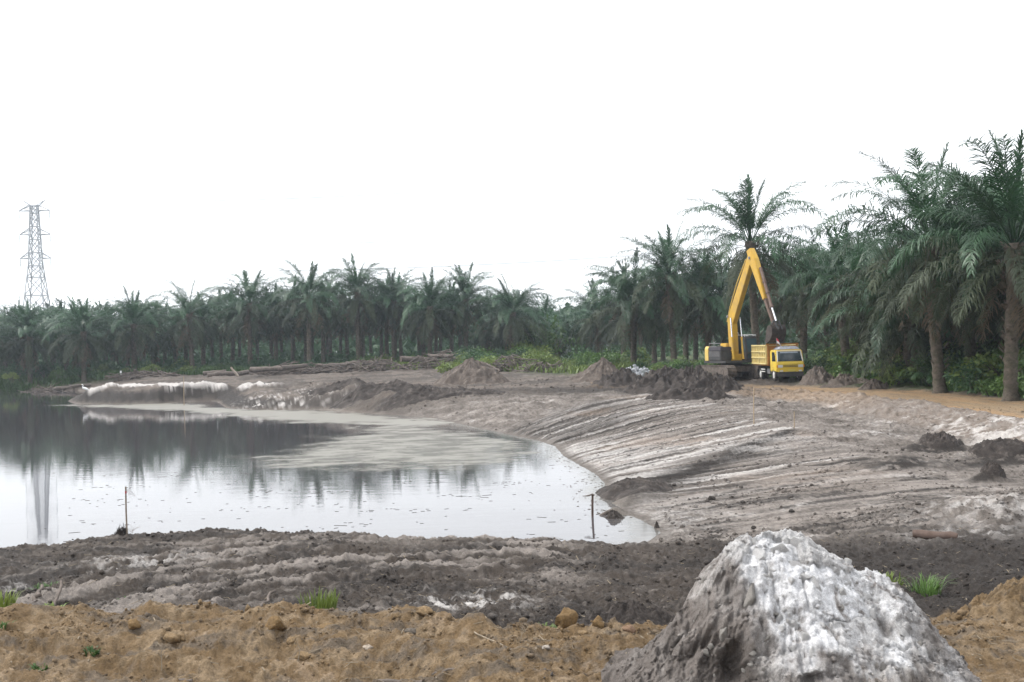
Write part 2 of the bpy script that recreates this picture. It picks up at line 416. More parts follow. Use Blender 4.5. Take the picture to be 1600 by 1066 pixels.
def land(X, Y, colour=False):
    X = np.asarray(X, float); Y = np.asarray(Y, float)
    D = np.hypot(X, Y)
    wx = X + 0.5 * fbm(X * .8, Y * .8, 3, 3); wy = Y + 0.5 * fbm(X * .8, Y * .8, 3, 4)
    near = 1 - sst(22, 40, D)
    far = sst(60, 95, D)
    d = sdf(X, Y)
    d = d + mix(0.16, 0.5, far) * fbm(X * 1.1, Y * 1.1, 4, 11) * (1 - np.exp(-np.abs(d) * 2.2 - 0.15))
    # height behind the edge, by inverse distance in log-polar terms
    lx = np.arctan2(X, np.maximum(Y, .5)) * 3.0; ly = np.log(np.maximum(D, 1.0)) * 2.0
    wsum = np.zeros(X.shape); H = np.zeros(X.shape); W = np.zeros(X.shape)
    for hx, hy, hh, hw in HP:
        q = 1.0 / (((lx - math.atan2(hx, hy) * 3.0) ** 2 + (ly - math.log(math.hypot(hx, hy)) * 2.0) ** 2) ** 1.5 + 2e-3)
        wsum += q; H += q * hh; W += q * hw
    H /= wsum; W /= wsum
    p = np.maximum(d, 0) / W
    shape = p - np.logaddexp(0, (p - 1) * 7) / 7 + math.log(1 + math.exp(-7)) / 7
    z = np.where(d > 0, H * shape, -0.7 * (1 - np.exp(np.minimum(d, 0) / 2.0)))
    # slope that the machine dragged: furrows run down to the pond
    wsl = np.clip((9.6 - X) / 8.0, -0.6, 1.3)
    Yl = (Y - 9.64 * wsl) / (1 - 0.357 * wsl)
    slope = sst(25, 31, Y) * (1 - sst(70, 77, Yl)) * sst(-.15, .5, d) * (1 - sst(9.6, 10.6, X)) * sst(-7, -4, X)
    fw = Yl + 0.25 * fbm(X * .35, Y * .2, 3, 21)
    fur = ridged(fw * 0.95, wsl * 0.8 + fw * .73, 2, 22, 0.5)
    fur2 = fbm(fw * 2.3, wsl * 1.2 + fw * 1.1, 1, 24)
    zf = slope * (0.10 * fur + 0.05 * fur2)
    # road bank and road
    rd = road_d(X, Y) + 0.35 * fbm(X * .7, Y * .7, 4, 31)
    roadz = 0.95 + 0.12 * sst(75, 90, Y)
    rt = sst(-2.9, 0.1, rd)
    rm = (Y > -30)
    z = np.where(rm, mix(z, roadz, rt * sst(17, 24, Y) + rt * (1 - sst(17, 24, Y)) * 0.3), z)
    onroad = sst(-0.1, 0.5, rd) * (1 - sst(4.9, 5.6, rd + .4 * fbm(X * .5, Y * .5, 3, 33))) * (1 - sst(84, 92, Y))
    rface = sst(-2.9, -2.2, rd) * (1 - sst(-0.25, 0.25, rd)) * sst(20, 26, Y) * (1 - sst(76, 84, Y))
    z = z + sst(5.0, 7.5, rd) * 0.15 * sst(20, 30, Y)
    z = z + rface * 0.22 * ridged(Y * .55 + .3 * X, X * .25, 4, 34)
    z = z + onroad * 0.05 * fbm(rd * 1.6, Y * .18, 4, 35)
    # plantation floor rises gently behind
    z = z + sst(100, 170, D) * sst(0, 20, X + 20) * 0.35
    # spit of tipped soil
    sp = np.exp(-(spit_d(X, Y) / 1.15) ** 2) * sst(0.0, 1.0, d)
    z = z + sp * (0.42 + 0.35 * fbm(X * .6, Y * .6, 4, 41))
    bb = np.exp(-((X + 8.5) / 4.5) ** 2 - ((Y - 78) / 4.5) ** 2)
    z = z + 0.35 * bb * (0.7 + fbm(X * .8, Y * .5, 4, 42))
    # orange fill in front: lumpy ledge and a scraped face
    oe = orange_edge(X) + 0.18 * fbm(X * 1.1, Y * .1, 4, 51)
    t = oe - Y
    inor = sst(-0.12, 0.12, t)
    n1_ = fbm(X * 1.3, Y * 1.3, 3, 57)
    lum = fbm(wx * 1.3, wy * 1.3, 4, 52)
    crest = 0.27 * np.exp(-((t - 0.45) / 0.42) ** 2) * (0.85 + 0.45 * fbm(X * .9, Y * .9, 3, 53))
    crest2 = 0.16 * np.exp(-((t - 1.15 - 0.3 * fbm(X * .6, X * .0, 2, 54)) / 0.33) ** 2)
    leftw = 1 - sst(1.0, 2.2, X)
    z = z + inor * (crest + crest2 + 0.06 * lum + 0.10 * ridged(X * .55 + 3, (Y + .15 * n1_) * 2.4, 4, 56, .6)) * mix(0.45, 1.0, leftw)
    # scraped step low in the face
    z = z - 0.10 * inor * sst(1.75, 1.95, t + .12 * fbm(X * 1.4, Y * 1.4, 3, 55)) * leftw
    # photographer's mound, under and behind the camera
    z = z + 1.55 * np.exp(-(D / 4.2) ** 4)
    # orange heap at the far right
    z = z + 0.12 * np.exp(-((X - 6.1) / .8) ** 2 - ((Y - 13.3) / .5) ** 2)
    # heaps of tipped mud in the flats to the right
    for (px, py, hz, rx, ry) in ((1470, 700, .35, .9, 1.0), (1560, 715, .35, 1.2, .9), (1548, 742, .22, .5, .6), (1415, 727, .2, .9, .8), (1380, 655, .25, 1.6, 1.6), (1280, 668, .14, 1.5, 1.5), (1600, 800, .3, 1.2, 1.2), (1480, 790, .15, 1.5, 1.0)):
        z = z + hz * dune(wx, wy, px, py, .55, rx, ry)
    # small promontory with the dark drag marks, and the peg's islet
    z = z + 0.16 * dune(wx, wy, 985, 775, .1, .7, 1.4) + 0.22 * dune(X, Y, 958, 803, 0.0, .24, .22) + .06 * dune(X, Y, 932, 808, 0.0, .34, .12)
    # roughness
    dark_near = (1 - inor) * sst(0.0, .4, d) * (1 - sst(21, 26, Y))
    ampr = dark_near * 1.0 + inor * 0.8 + (1 - near) * (1 - slope * .5) * (1 - onroad * .8) * sst(0, .6, d) * 1.0
    n1 = fbm(X * 1.7, Y * 1.7, 3, 61); n2 = fbm(X * 6.5, Y * 6.5, 4, 62, 0.6)
    clump = np.maximum(0, fbm(X * .45, Y * .45, 3, 63) + .25)
    w1, w2, wi = worley(X * 5.5 + n1, Y * 5.5, 64)
    crumb = np.maximum(0, 0.55 - w1) * (wi > .35)
    n0 = ridged(X * .8 + n1 * .3, Y * .8, 4, 67, .6)
    z = z + np.minimum(ampr, 1.2) * (0.06 * n1 + 0.065 * n2 + 0.075 * n0 + 0.09 * crumb * clump * near)
    z = z + sst(30, 60, D) * (1 - slope) * (1 - onroad) * sst(0.3, 2.0, d) * (0.16 * fbm(X * .6, Y * .6, 4, 65) + 0.13 * ridged(X * .9, Y * .6, 3, 66))
    z = z + zf
    # tracks that curve over the near bank
    ra = np.hypot(X + 0.6, (Y - 12.6)); an = np.arctan2(Y - 12.6, X + 0.6)
    trk = fbm(ra * 1.9, an * 1.3, 3, 71)
    tz = dark_near * sst(3.2, 4.2, ra) * (1 - sst(8.2, 9.5, ra)) * (1 - sst(.2, 1.6, X))
    z = z + tz * 0.12 * trk
    if not colour:
        return z
    drag = np.stack([fw, wsl, slope], -1)
    # ------------------------------------------------ what the ground is made of (albedo)
    def c(*v): return np.array(v)
    peat, brown, mud, pale, white = c(.032, .027, .024), c(.062, .051, .043), c(.122, .107, .096), c(.235, .212, .195), c(.52, .505, .495)
    org, orgp, tan, green = c(.168, .114, .060), c(.265, .198, .125), c(.290, .195, .110), c(.055, .080, .024)
    def cm(C, col, w): return C + (col - C) * np.clip(w, 0, 1)[..., None]
    f1 = fbm(X * .7, Y * .7, 5, 81, .6); f2 = fbm(X * 2.6, Y * 2.6, 5, 82, .6); f3 = fbm(X * 9, Y * 9, 4, 83, .65); f4 = fbm(X * .16, Y * .16, 4, 84)
    C = np.zeros(X.shape + (3,)) + brown
    # near bank: dark peat with dried pale film on the flats of the tracks
    C = cm(C, peat, sst(-.25, .35, f1 + .5 * f2))
    C = cm(C, mud, .75 * sst(.15, .6, f2 * .6 + f3 * .6 + .1))
    C = cm(C, pale * 1.15, .85 * tz * sst(.0, .4, trk + .25 * f2))
    C = cm(C, pale, .6 * sst(.55, .9, f3 + .4 * f2))
    wp = dune(wx, wy, 745, 935, .66, .75, .5) + .8 * dune(wx, wy, 690, 945, .66, .35, .22) + .8 * dune(wx, wy, 610 - 380, 880, .6, .9, .35) + .6 * dune(X, Y, 12, 915, .65, .35, .5)
    C = cm(C, white, 1.2 * wp * sst(-.15, .45, f2 + f3 * .6))
    C = cm(C, pale, .8 * dune(X, Y, 590, 953, .68, .6, .12) + .7 * dune(X, Y, 200, 945, .68, .9, .2))
    # right hand flats
    rf = sst(19.0, 22.5, Y + .9 * f1 + .35 * (X - 3)) * (1 - far)
    flat = mix(mud[None], pale[None], sst(-.4, .5, f1 + .5 * f2)[..., None])
    C = C + (flat - C) * rf[..., None]
    C = cm(C, brown, .8 * rf * sst(.15, .6, -f1 * .7 + f2 * .7) * (1 - slope))
    C = cm(C, peat, .85 * rf * (1 - slope) * sst(.35, .65, f2 - .4 * f1))
    C = cm(C, white * .85, rf * (1 - slope) * sst(.3, .75, f1 + .6 * f3) * .8)
    # slope: drag marks of pale clay and dark peat
    g = fbm(fw * 1.25, wsl * .9 + fw * .83, 2, 91, .5); g2 = fbm(fw * 2.6, wsl * 1.1 + fw * 1.3, 1, 92, .6)
    S = np.zeros(X.shape + (3,)) + c(.225, .203, .187)
    S = cm(S, white, .8 * sst(.0, .5, g + .3 * wsl - .1))
    S = cm(S, brown, .85 * sst(.0, .5, -g * .7 + g2 * .8 - .05))
    S = cm(S, peat, .9 * sst(.35, .7, g2 - .2 * g))
    up = sst(50, 60, Yl) * sst(.35, .7, wsl)
    S = cm(S, peat * 1.2, up * .75 * sst(-.5, .3, g2 + .3))
    lo = (1 - sst(.25, .5, np.abs(Yl - 44))) * .0 + sst(.3, 1.0, wsl) * (1 - sst(47, 56, Yl)) * sst(33, 37, Yl)
    S = cm(S, white * .95, .65 * lo * sst(-.45, .3, g + .3 * f2))
    S = cm(S, c(.25, .18, .13), .3 * sst(.1, .5, f4))
    C = C + (S - C) * slope[..., None]
    # dark drag band from the second stake to the water
    a = at(1235, 678, .7); b = at(960, 778, .1)
    ex, ey = b.x - a.x, b.y - a.y
    tt = np.clip(((X - a.x) * ex + (Y - a.y) * ey) / (ex * ex + ey * ey), 0, 1)
    bd = np.hypot(X - a.x - tt * ex, Y - a.y - tt * ey) / (0.35 + .75 * tt)
    C = cm(C, peat * .9, 1.1 * np.exp(-bd ** 2) * sst(-.55, .1, f2 + .3) * sst(0, .1, d))
    # fan of clay at the near end
    C = cm(C, white * .8, .8 * dune(wx, wy, 1060, 800, .2, .9, 2.2) * sst(-.3, .3, f2) + .7 * dune(wx, wy, 1180, 690, .7, 2.0, 2.5) * sst(-.3, .4, f1 + f3 * .5))
    # streaks that sweep to the right below the slope
    sw = sst(19, 21.5, Y) * (1 - sst(27, 32, Y)) * sst(.3, 1.2, d)
    st = fbm((Y - .22 * X) * 2.6, X * .25, 5, 95, .6)
    C = cm(C, mud * .75, rf * (1 - slope) * sst(-.05, .3, f3 + .3 * f2) * .7); C = cm(C, pale * 1.1, rf * (1 - slope) * sst(.1, .5, -f3 + .2 * f1) * .45)
    C = cm(C, peat, sw * .9 * sst(.08, .4, st + .35 * f2)); C = cm(C, pale * 1.2, sw * .75 * sst(.1, .5, -st))
    # dark wet soil right behind the near mound
    dk = sst(2.2, 3.5, X) * sst(12.9, 14.0, Y + .5 * f1) * (1 - sst(17.5, 21.5, Y + 1.2 * f1 - .12 * (X - 4)))
    C = cm(C, peat * 1.05, dk * sst(-.55, .05, f2 + .35)); C = cm(C, brown, dk * .5 * sst(.2, .7, f3))
    for (px, py, z_, rx, ry) in ((1470, 700, .55, .9, .8), (1560, 716, .55, 1.2, .6), (1548, 742, .5, .5, .4), (1415, 727, .5, .9, .4)):
        C = cm(C, peat * .9, 1.5 * dune(wx, wy, px, py + 6, z_, rx, ry) * sst(-.4, .2, f2 + .2))
    C = cm(C, white * .9, .9 * sst(-.2, .4, f2) * (dune(wx, wy, 1560, 800, .55, 1.3, 1.2) + dune(wx, wy, 1510, 835, .5, .8, .5) + dune(wx, wy, 1420, 655, .7, 1.6, 1.2) + dune(wx, wy, 1365, 680, .6, 1.2, .7)))
    # road bank
    FB = mix(c(.185, .155, .133)[None], pale[None], sst(-.2, .5, f2)[..., None])
    FB = cm(FB, white, .75 * sst(.1, .6, f1 + .5 * f2 + .5 * sst(46, 38, Y) - .25))
    FB = cm(FB, tan, .5 * sst(48, 62, Y)); FB = cm(FB, brown, .6 * sst(.2, .6, -f2 + f3 * .5) + .5 * sst(58, 66, Y))
    C = C + (FB - C) * (rface * sst(18, 26, Y))[..., None]
    TR = mix(tan[None], orgp[None] * .9, sst(-.4, .4, fbm(rd * 1.5, Y * .12, 4, 97))[..., None])
    TR = cm(TR, brown * 1.6, .5 * sst(.1, .6, fbm(rd * 2.5, Y * .2, 4, 98) + .3 * f3))
    C = C + (TR - C) * (onroad * sst(15, 22, Y))[..., None]
    # far flats
    FF = mix(c(.060, .050, .043)[None], c(.118, .099, .085)[None], sst(-.4, .5, f4 + .6 * fbm(X * .35, Y * 1.2, 4, 99) + .5 * f2)[..., None])
    FF = cm(FF, pale, .45 * sst(.35, .8, fbm(X * .3, Y * .9, 5, 101) + .3 * f1))
    FF = cm(FF, peat * 1.2, .6 * sst(.2, .7, fbm(X * .25, Y * .8, 5, 102)))
    fw_ = np.maximum(far * (1 - slope), sst(66, 74, Y) * (1 - slope) * (1 - onroad))
    C = C + (FF - C) * (fw_ * (1 - onroad) * (1 - rface))[..., None]
    C = cm(C, peat, sst(.3, .8, bb) * .8 * far)
    C = cm(C, peat * .95, .9 * np.maximum(dune(wx, wy, 1060, 606, .9, 6.0, 6.0), dune(wx, wy, 930, 612, .9, 5.5, 4.5)) * sst(-.8, -.1, f2))
    steep = sst(0.05, .3, d) * (1 - sst(1.3, 2.2, d + .5 * f2)) * far * sst(-45, -38, X) * sst(-2, -6, X)
    C = cm(C, peat * .85, steep * 1.1)
    C = cm(C, white * .80, 1.1 * sst(1.0, 1.25, z + .12 * f2) * sst(.60, .85, sp + .16 * f2 + .2 * f3 + .12 * f1) * (1 - sst(-21.5, -18, X)))
    C = cm(C, white * .8, .9 * sst(.05, .5, f2 + .3 * f1) * (dune(wx, wy, 480, 618, .8, 5.0, 5.5) + .8 * dune(wx, wy, 400, 628, .6, 3.0, 5.0)))
    C = cm(C, white * .75, dune(wx, wy, 30, 590, 1.2, 8, 3) * sst(0, .5, f1) + .8 * dune(wx, wy, 500, 578, 1.3, 9, 3) * sst(.1, .5, f2))
    # grassed ground at the plantation's edge
    gr = sst(4.9, 6.2, rd + .6 * f1) * sst(18, 26, Y) * (1 - (1 - sst(84, 92, Y)) * (1 - sst(17, 21, X)))
    gr = np.maximum(gr, sst(104, 112, Y + 6 * f4) * sst(0, 4, X + 3 * f4)); gr = np.maximum(gr, sst(143, 150, Y + 4 * f4))
    C = cm(C, green * .8, gr * sst(-.8, .0, f1 + .4)); C = cm(C, brown, gr * .5 * sst(.1, .6, f2))
    # orange fill
    O = mix(org[None], orgp[None], sst(-.25, .55, f2 + .5 * f3)[..., None])
    O = cm(O, c(.135, .11, .085), .9 * sst(-.02, .42, fbm(X * .8, Y * 3.4, 5, 103, .6) + .35 * f3))
    O = cm(O, brown, .8 * sst(.3, .7, f2 * .6 - f3 * .6)); O = cm(O, c(.36, .275, .19), .6 * sst(.4, .8, f1 + .5 * f3))
    C = C + (O - C) * (sst(-.1, .1, t + .05 * f3) * (1 - .0 * X))[..., None]
    C = cm(C, c(.15, .135, .12), (1 - sst(-.3, .1, d)) * .9)           # silt under water
    C = cm(C, C * 0 + c(.09, .078, .068), sst(-.1, .02, d) * (1 - sst(.05, .35, d)) * .5)
    return z, np.clip(C * np.array([1.025, 1.0, .97]), .016, .8), drag

def gz(x, y):
    return float(land(np.array([x], float), np.array([y], float))[0])

# the ground: one sheet, finest where the picture looks closest
def spaced(segs):
    out = []
    for a, b, n in segs: out.append(np.exp(np.linspace(math.log(a), math.log(b), n, endpoint=False)))
    out.append([segs[-1][1]])
    return np.concatenate(out)
rad = spaced([(1.5, 6, 12), (6, 10.8, 36), (10.8, 17, 250), (17, 30, 170), (30, 78, 380), (78, 180, 110), (180, 620, 24)])
az = np.concatenate([np.linspace(-180, -40, 26, endpoint=False), np.linspace(-40, -26.5, 40, endpoint=False), np.linspace(-26.5, 26.5, 800, endpoint=False), np.linspace(26.5, 40, 40, endpoint=False), np.linspace(40, 180, 26, endpoint=False)])
A, D_ = np.meshgrid(np.radians(az), rad)
GX, GY = np.sin(A) * D_, np.cos(A) * D_
GZ, GC, GD = land(GX, GY, True)
nr, nc = GX.shape
idx = np.arange(nr * nc).reshape(nr, nc)
nxt = np.roll(idx, -1, axis=1)
quads = np.stack([idx[:-1], nxt[:-1], nxt[1:], idx[1:]], -1).reshape(-1, 4)
quads = quads[:, ::-1]
M_soil = soilmat('bare_soil')
M_ground = soilmat('ground_soil', bump=.06, drag=True)
V = np.stack([GX, GY, GZ], -1).reshape(-1, 3)
V = np.vstack([V, [[0, 0, float(GZ[0].mean())]]])
fan = np.stack([np.full(nc, len(V) - 1), np.roll(idx[0], -1), idx[0]], -1)[:, ::-1]
me = npmesh('ground', V, [quads, fan], M_ground, True, np.vstack([GC.reshape(-1, 3), [[.3, .2, .1]]]))
va = me.attributes.new('drag', 'FLOAT_VECTOR', 'POINT')
va.data.foreach_set('vector', np.vstack([GD.reshape(-1, 3), [[0, 0, 0]]]).astype(np.float32).ravel())
ground = tag(link('ground', me), kind='structure')

# the pond
def poly_d(X, Y, pts):
    pts = np.array([P2(*p) for p in pts]); d = np.full(X.shape, 1e9); ins = np.zeros(X.shape, bool)
    for i in range(len(pts)):
        ax, ay = pts[i]; bx, by = pts[(i + 1) % len(pts)]
        ex, ey = bx - ax, by - ay
        t = np.clip(((X - ax) * ex + (Y - ay) * ey) / (ex * ex + ey * ey), 0, 1)
        d = np.minimum(d, np.hypot(X - ax - t * ex, (Y - ay - t * ey) * .5))
        cnd = ((ay > Y) != (by > Y))
        ins ^= cnd & (X < (bx - ax) * (Y - ay) / (by - ay + 1e-12) + ax)
    return np.where(ins, d, -d)
wr = spaced([(17, 30, 110), (30, 70, 150), (70, 165, 90)])
wa = np.radians(np.concatenate([np.linspace(-72, -27, 30, endpoint=False), np.linspace(-27, 8, 330)]))
A2, D2 = np.meshgrid(wa, wr)
WX, WY = np.sin(A2) * D2, np.cos(A2) * D2
fn = fbm(WX * .35, WY * .35, 5, 111, .6); fst = fbm(WX * .5, WY * 1.1, 5, 112, .6)
fa = sst(-.8, 1.4, poly_d(WX, WY, [(70, 633), (180, 632), (300, 629), (345, 638), (520, 642), (640, 651), (700, 660), (640, 663), (570, 664), (500, 661), (440, 660), (400, 654), (330, 647), (200, 639)]) + 1.4 * fn)
fb = sst(-1.0, 2.5, poly_d(WX, WY, [(545, 666), (640, 652), (700, 658), (790, 679), (850, 690), (872, 712), (800, 730), (640, 742), (450, 738), (350, 742), (330, 730), (400, 712), (480, 690), (530, 676)]) + 2.2 * fn)
film = np.clip(fa * .95 + fb * (.60 + .36 * sst(-.25, .35, fst)), 0, 1)
edge = 1 - sst(.1, 1.3, -sdf(WX, WY) + .5 * fn)
film = np.maximum(film, edge * .5 * (1 - sst(60, 80, WY)))
wi_ = np.arange(WX.size).reshape(WX.shape)
wq = np.stack([wi_[:-1, :-1], wi_[1:, :-1], wi_[1:, 1:], wi_[:-1, 1:]], -1).reshape(-1, 4)[:, ::-1]
M_water, nt, b, out = nodemat('muddy_water')
tc = N(nt, 'ShaderNodeTexCoord'); mp = N(nt, 'ShaderNodeMapping'); mp.inputs['Scale'].default_value = (0.7, 2.2, 1)
nt.links.new(tc.outputs['Object'], mp.inputs['Vector'])
nz = N(nt, 'ShaderNodeTexNoise', Scale=1.1, Detail=5.0, Roughness=0.55)
nt.links.new(mp.outputs[0], nz.inputs['Vector'])
bp = N(nt, 'ShaderNodeBump', Strength=0.12, Distance=0.02)
nt.links.new(nz.outputs['Fac'], bp.inputs['Height']); nt.links.new(bp.outputs[0], b.inputs['Normal'])
fl = N(nt, 'ShaderNodeAttribute', attribute_name='soil')
mp2 = N(nt, 'ShaderNodeMapping'); mp2.inputs['Scale'].default_value = (1.0, 2.5, 1); nt.links.new(tc.outputs['Object'], mp2.inputs['Vector'])
n3 = N(nt, 'ShaderNodeTexNoise', Scale=1.6, Detail=9.0, Roughness=0.7); nt.links.new(mp2.outputs[0], n3.inputs['Vector'])
mf = N(nt, 'ShaderNodeMath', operation='MULTIPLY_ADD'); nt.links.new(n3.outputs['Fac'], mf.inputs[0]); mf.inputs[1].default_value = 1.1
sb = N(nt, 'ShaderNodeMath', operation='SUBTRACT'); nt.links.new(fl.outputs['Fac'], sb.inputs[0]); sb.inputs[1].default_value = 0.55
nt.links.new(sb.outputs[0], mf.inputs[2])
gt = N(nt, 'ShaderNodeMath', operation='MULTIPLY', use_clamp=True); nt.links.new(mf.outputs[0], gt.inputs[0]); gt.inputs[1].default_value = 1.4
g2 = N(nt, 'ShaderNodeMath', operation='MULTIPLY'); nt.links.new(gt.outputs[0], g2.inputs[0]); nt.links.new(fl.outputs['Fac'], g2.inputs[1])
b.inputs['Base Color'].default_value = (.060, .056, .060, 1); b.inputs['Roughness'].default_value = 0.015; b.inputs['IOR'].default_value = 1.42
b2 = N(nt, 'ShaderNodeBsdfPrincipled'); b2.inputs['Base Color'].default_value = (.165, .155, .128, 1); b2.inputs['Roughness'].default_value = 0.35; b2.inputs['Specular IOR Level'].default_value = 0.10
mxs = N(nt, 'ShaderNodeMixShader'); nt.links.new(g2.outputs[0], mxs.inputs[0]); nt.links.new(b.outputs[0], mxs.inputs[1]); nt.links.new(b2.outputs[0], mxs.inputs[2])
nt.links.new(mxs.outputs[0], out.inputs[0])
fc = film.reshape(-1, 1).repeat(3, 1)
me = npmesh('pond_water', np.stack([WX, WY, WX * 0], -1).reshape(-1, 3), wq, M_water, True, fc)
tag(link('pond_water', me), kind='structure')

# damp tropical air
hz = MB(); hz.box((0, 0, 33), (1300, 1300, 70)); 
M_haze = bpy.data.materials.new('haze_air'); M_haze.use_nodes = True
nt = M_haze.node_tree; nt.nodes.clear()
ho = nt.nodes.new('ShaderNodeOutputMaterial'); hv = nt.nodes.new('ShaderNodeVolumePrincipled')
hv.inputs['Color'].default_value = (.76, .87, 1.0, 1); hv.inputs['Density'].default_value = 0.00028; hv.inputs['Anisotropy'].default_value = 0.3
nt.links.new(hv.outputs[0], ho.inputs['Volume'])
haze = tag(hz.build('haze', M_haze), kind='stuff')
# ------------------------------------------------------------------ oil palms
M_frond = [leafmat('palm_leaf_green', (.032, .074, .036), .42, .5, (1.0, 1.05, .95), .35), leafmat('palm_leaf_old', (.040, .056, .034), .55, .35, (1.1, 1.0, .85), .25), leafmat('palm_leaf_dead', (.115, .092, .066), .75, .35, (1, .95, .9), .15)]
M_trunk = simple('palm_trunk_bark', (.105, .088, .072), .9, var=.5, scale=5, bump=.04, spec=.15, dirt=(.05, .055, .03), dirt_amt=.7)

def frond_arrays(rng, L, e0, curl, npairs, lmax, wid, hang, ragged=0.15, sideb=0.15, petiole=0.16):
    """one leaf of an oil palm: a bent rib with leaflets in several planes; grows along +X from the origin"""
    ns = 12
    s = np.linspace(0, 1, ns + 1)
    ang = R(e0) - R(curl) * s ** 1.55
    dx = np.cos(ang) * L / ns; dz = np.sin(ang) * L / ns
    px = np.concatenate([[0], np.cumsum(dx[:-1])]); pz = np.concatenate([[0], np.cumsum(dz[:-1])])
    sb = rng.normal() * sideb
    py = sb * s ** 2 * L * .35
    V = []; F4 = []; F3 = []
    base = 0
    for i in range(ns + 1):                       # rib, three sided
        w = mix(.075, .012, s[i] ** .7)
        nx, nz_ = -math.sin(ang[i]), math.cos(ang[i])
        V += [(px[i], py[i] - w * .7, pz[i]), (px[i], py[i] + w * .7, pz[i]), (px[i] + nx * w * .6, py[i], pz[i] + nz_ * w * .6)]
    for i in range(ns):
        for k in range(3):
            a = i * 3 + k; b_ = i * 3 + (k + 1) % 3
            F4.append((a, b_, b_ + 3, a + 3))
    for k in range(npairs):
        t = petiole + (1 - petiole) * (k + rng.random() * .6) / npairs
        if rng.random() < ragged * .5: continue
        ll = lmax * (1 - .35 * (e0 > 72)) * (.35 + .65 * math.sin(math.pi * min(1, (t - petiole) / (1 - petiole) * .82 + .16)) ** .8) * (1 - .25 * (t > .9))
        P = np.array([np.interp(t, s, px), np.interp(t, s, py), np.interp(t, s, pz)])
        a_ = np.interp(t, s, ang)
        T = np.array([math.cos(a_), 0, math.sin(a_)]); Nn = np.array([-math.sin(a_), 0, math.cos(a_)])
        for sd_ in (-1, 1):
            if rng.random() < ragged: continue
            sweep = R(rng.normal(38, 9) + 28 * max(0, t - .75) * 4 * .4 + max(0, e0 - 55) * .9); lift = R(rng.choice([-12, 14, 34]) + rng.normal() * 9)
            d0 = T * math.sin(sweep) + np.array([0, sd_, 0]) * math.cos(sweep) * math.cos(lift) + Nn * math.sin(lift) * math.cos(sweep)
            d0 /= np.linalg.norm(d0)
            l_ = ll * rng.uniform(.8, 1.1)
            p1 = P + d0 * l_ * .45
            d1 = d0 + np.array([0, 0, -hang * rng.uniform(.6, 1.3)]); d1 /= np.linalg.norm(d1)
            p2 = p1 + d1 * l_ * .33
            d2 = d1 + np.array([0, 0, -hang * 1.1]); d2 /= np.linalg.norm(d2)
            p3 = p2 + d2 * l_ * .22
            wv = np.cross(d0, Nn); wv /= (np.linalg.norm(wv) + 1e-6); w = wid * rng.uniform(.8, 1.2)
            o = len(V)
            V += [tuple(P - wv * w * .3), tuple(P + wv * w * .3), tuple(p1 - wv * w * .5), tuple(p1 + wv * w * .5), tuple(p2 - wv * w * .36), tuple(p2 + wv * w * .36), tuple(p3)]
            F4 += [(o, o + 1, o + 3, o + 2), (o + 2, o + 3, o + 5, o + 4)]; F3.append((o + 4, o + 5, o + 6))
    return np.array(V), np.array(F4), np.array(F3)

KINDS = {   # elevation, curl, length, leaflet hang, material, how many per crown
    'spear': (80, 34, 5.3, .25, 0, 3), 'upright': (62, 70, 6.6, .35, 0, 8), 'middle': (46, 96, 7.2, .6, 0, 9), 'spread': (22, 96, 7.3, .9, 0, 10),
    'droop': (-4, 76, 7.0, 1.1, 1, 10), 'skirt': (-28, 52, 5.4, 1.0, 1, 8), 'dead': (-60, 24, 4.3, .6, 2, 4)}
FR = {}          # fine leaves for palms whose leaves can be told apart
FC = {}          # the same with fewer, wider leaflets
for kd, (e0, cu, L, hg, mi, n) in KINDS.items():
    for v in range(3):
        rg = np.random.default_rng(hash_ := (sum(map(ord, kd)) * 10 + v))
        a = (L * rg.uniform(.93, 1.06), e0 + rg.normal() * 3, cu + rg.normal() * 7)
        rag = .12 if mi == 0 else (.2 if mi == 1 else .5)
        V_, f4, f3 = frond_arrays(rg, *a, 96, 1.08, .052, hg, rag)
        FR[kd, v] = npmesh('frond', V_, [f4, f3], M_frond[mi])
        rg = np.random.default_rng(hash_)
        a = (L * rg.uniform(.93, 1.06), e0 + rg.normal() * 3, cu + rg.normal() * 7)
        FC[kd, v] = frond_arrays(rg, *a, 38, 1.12, .125, hg, rag) + (mi,)

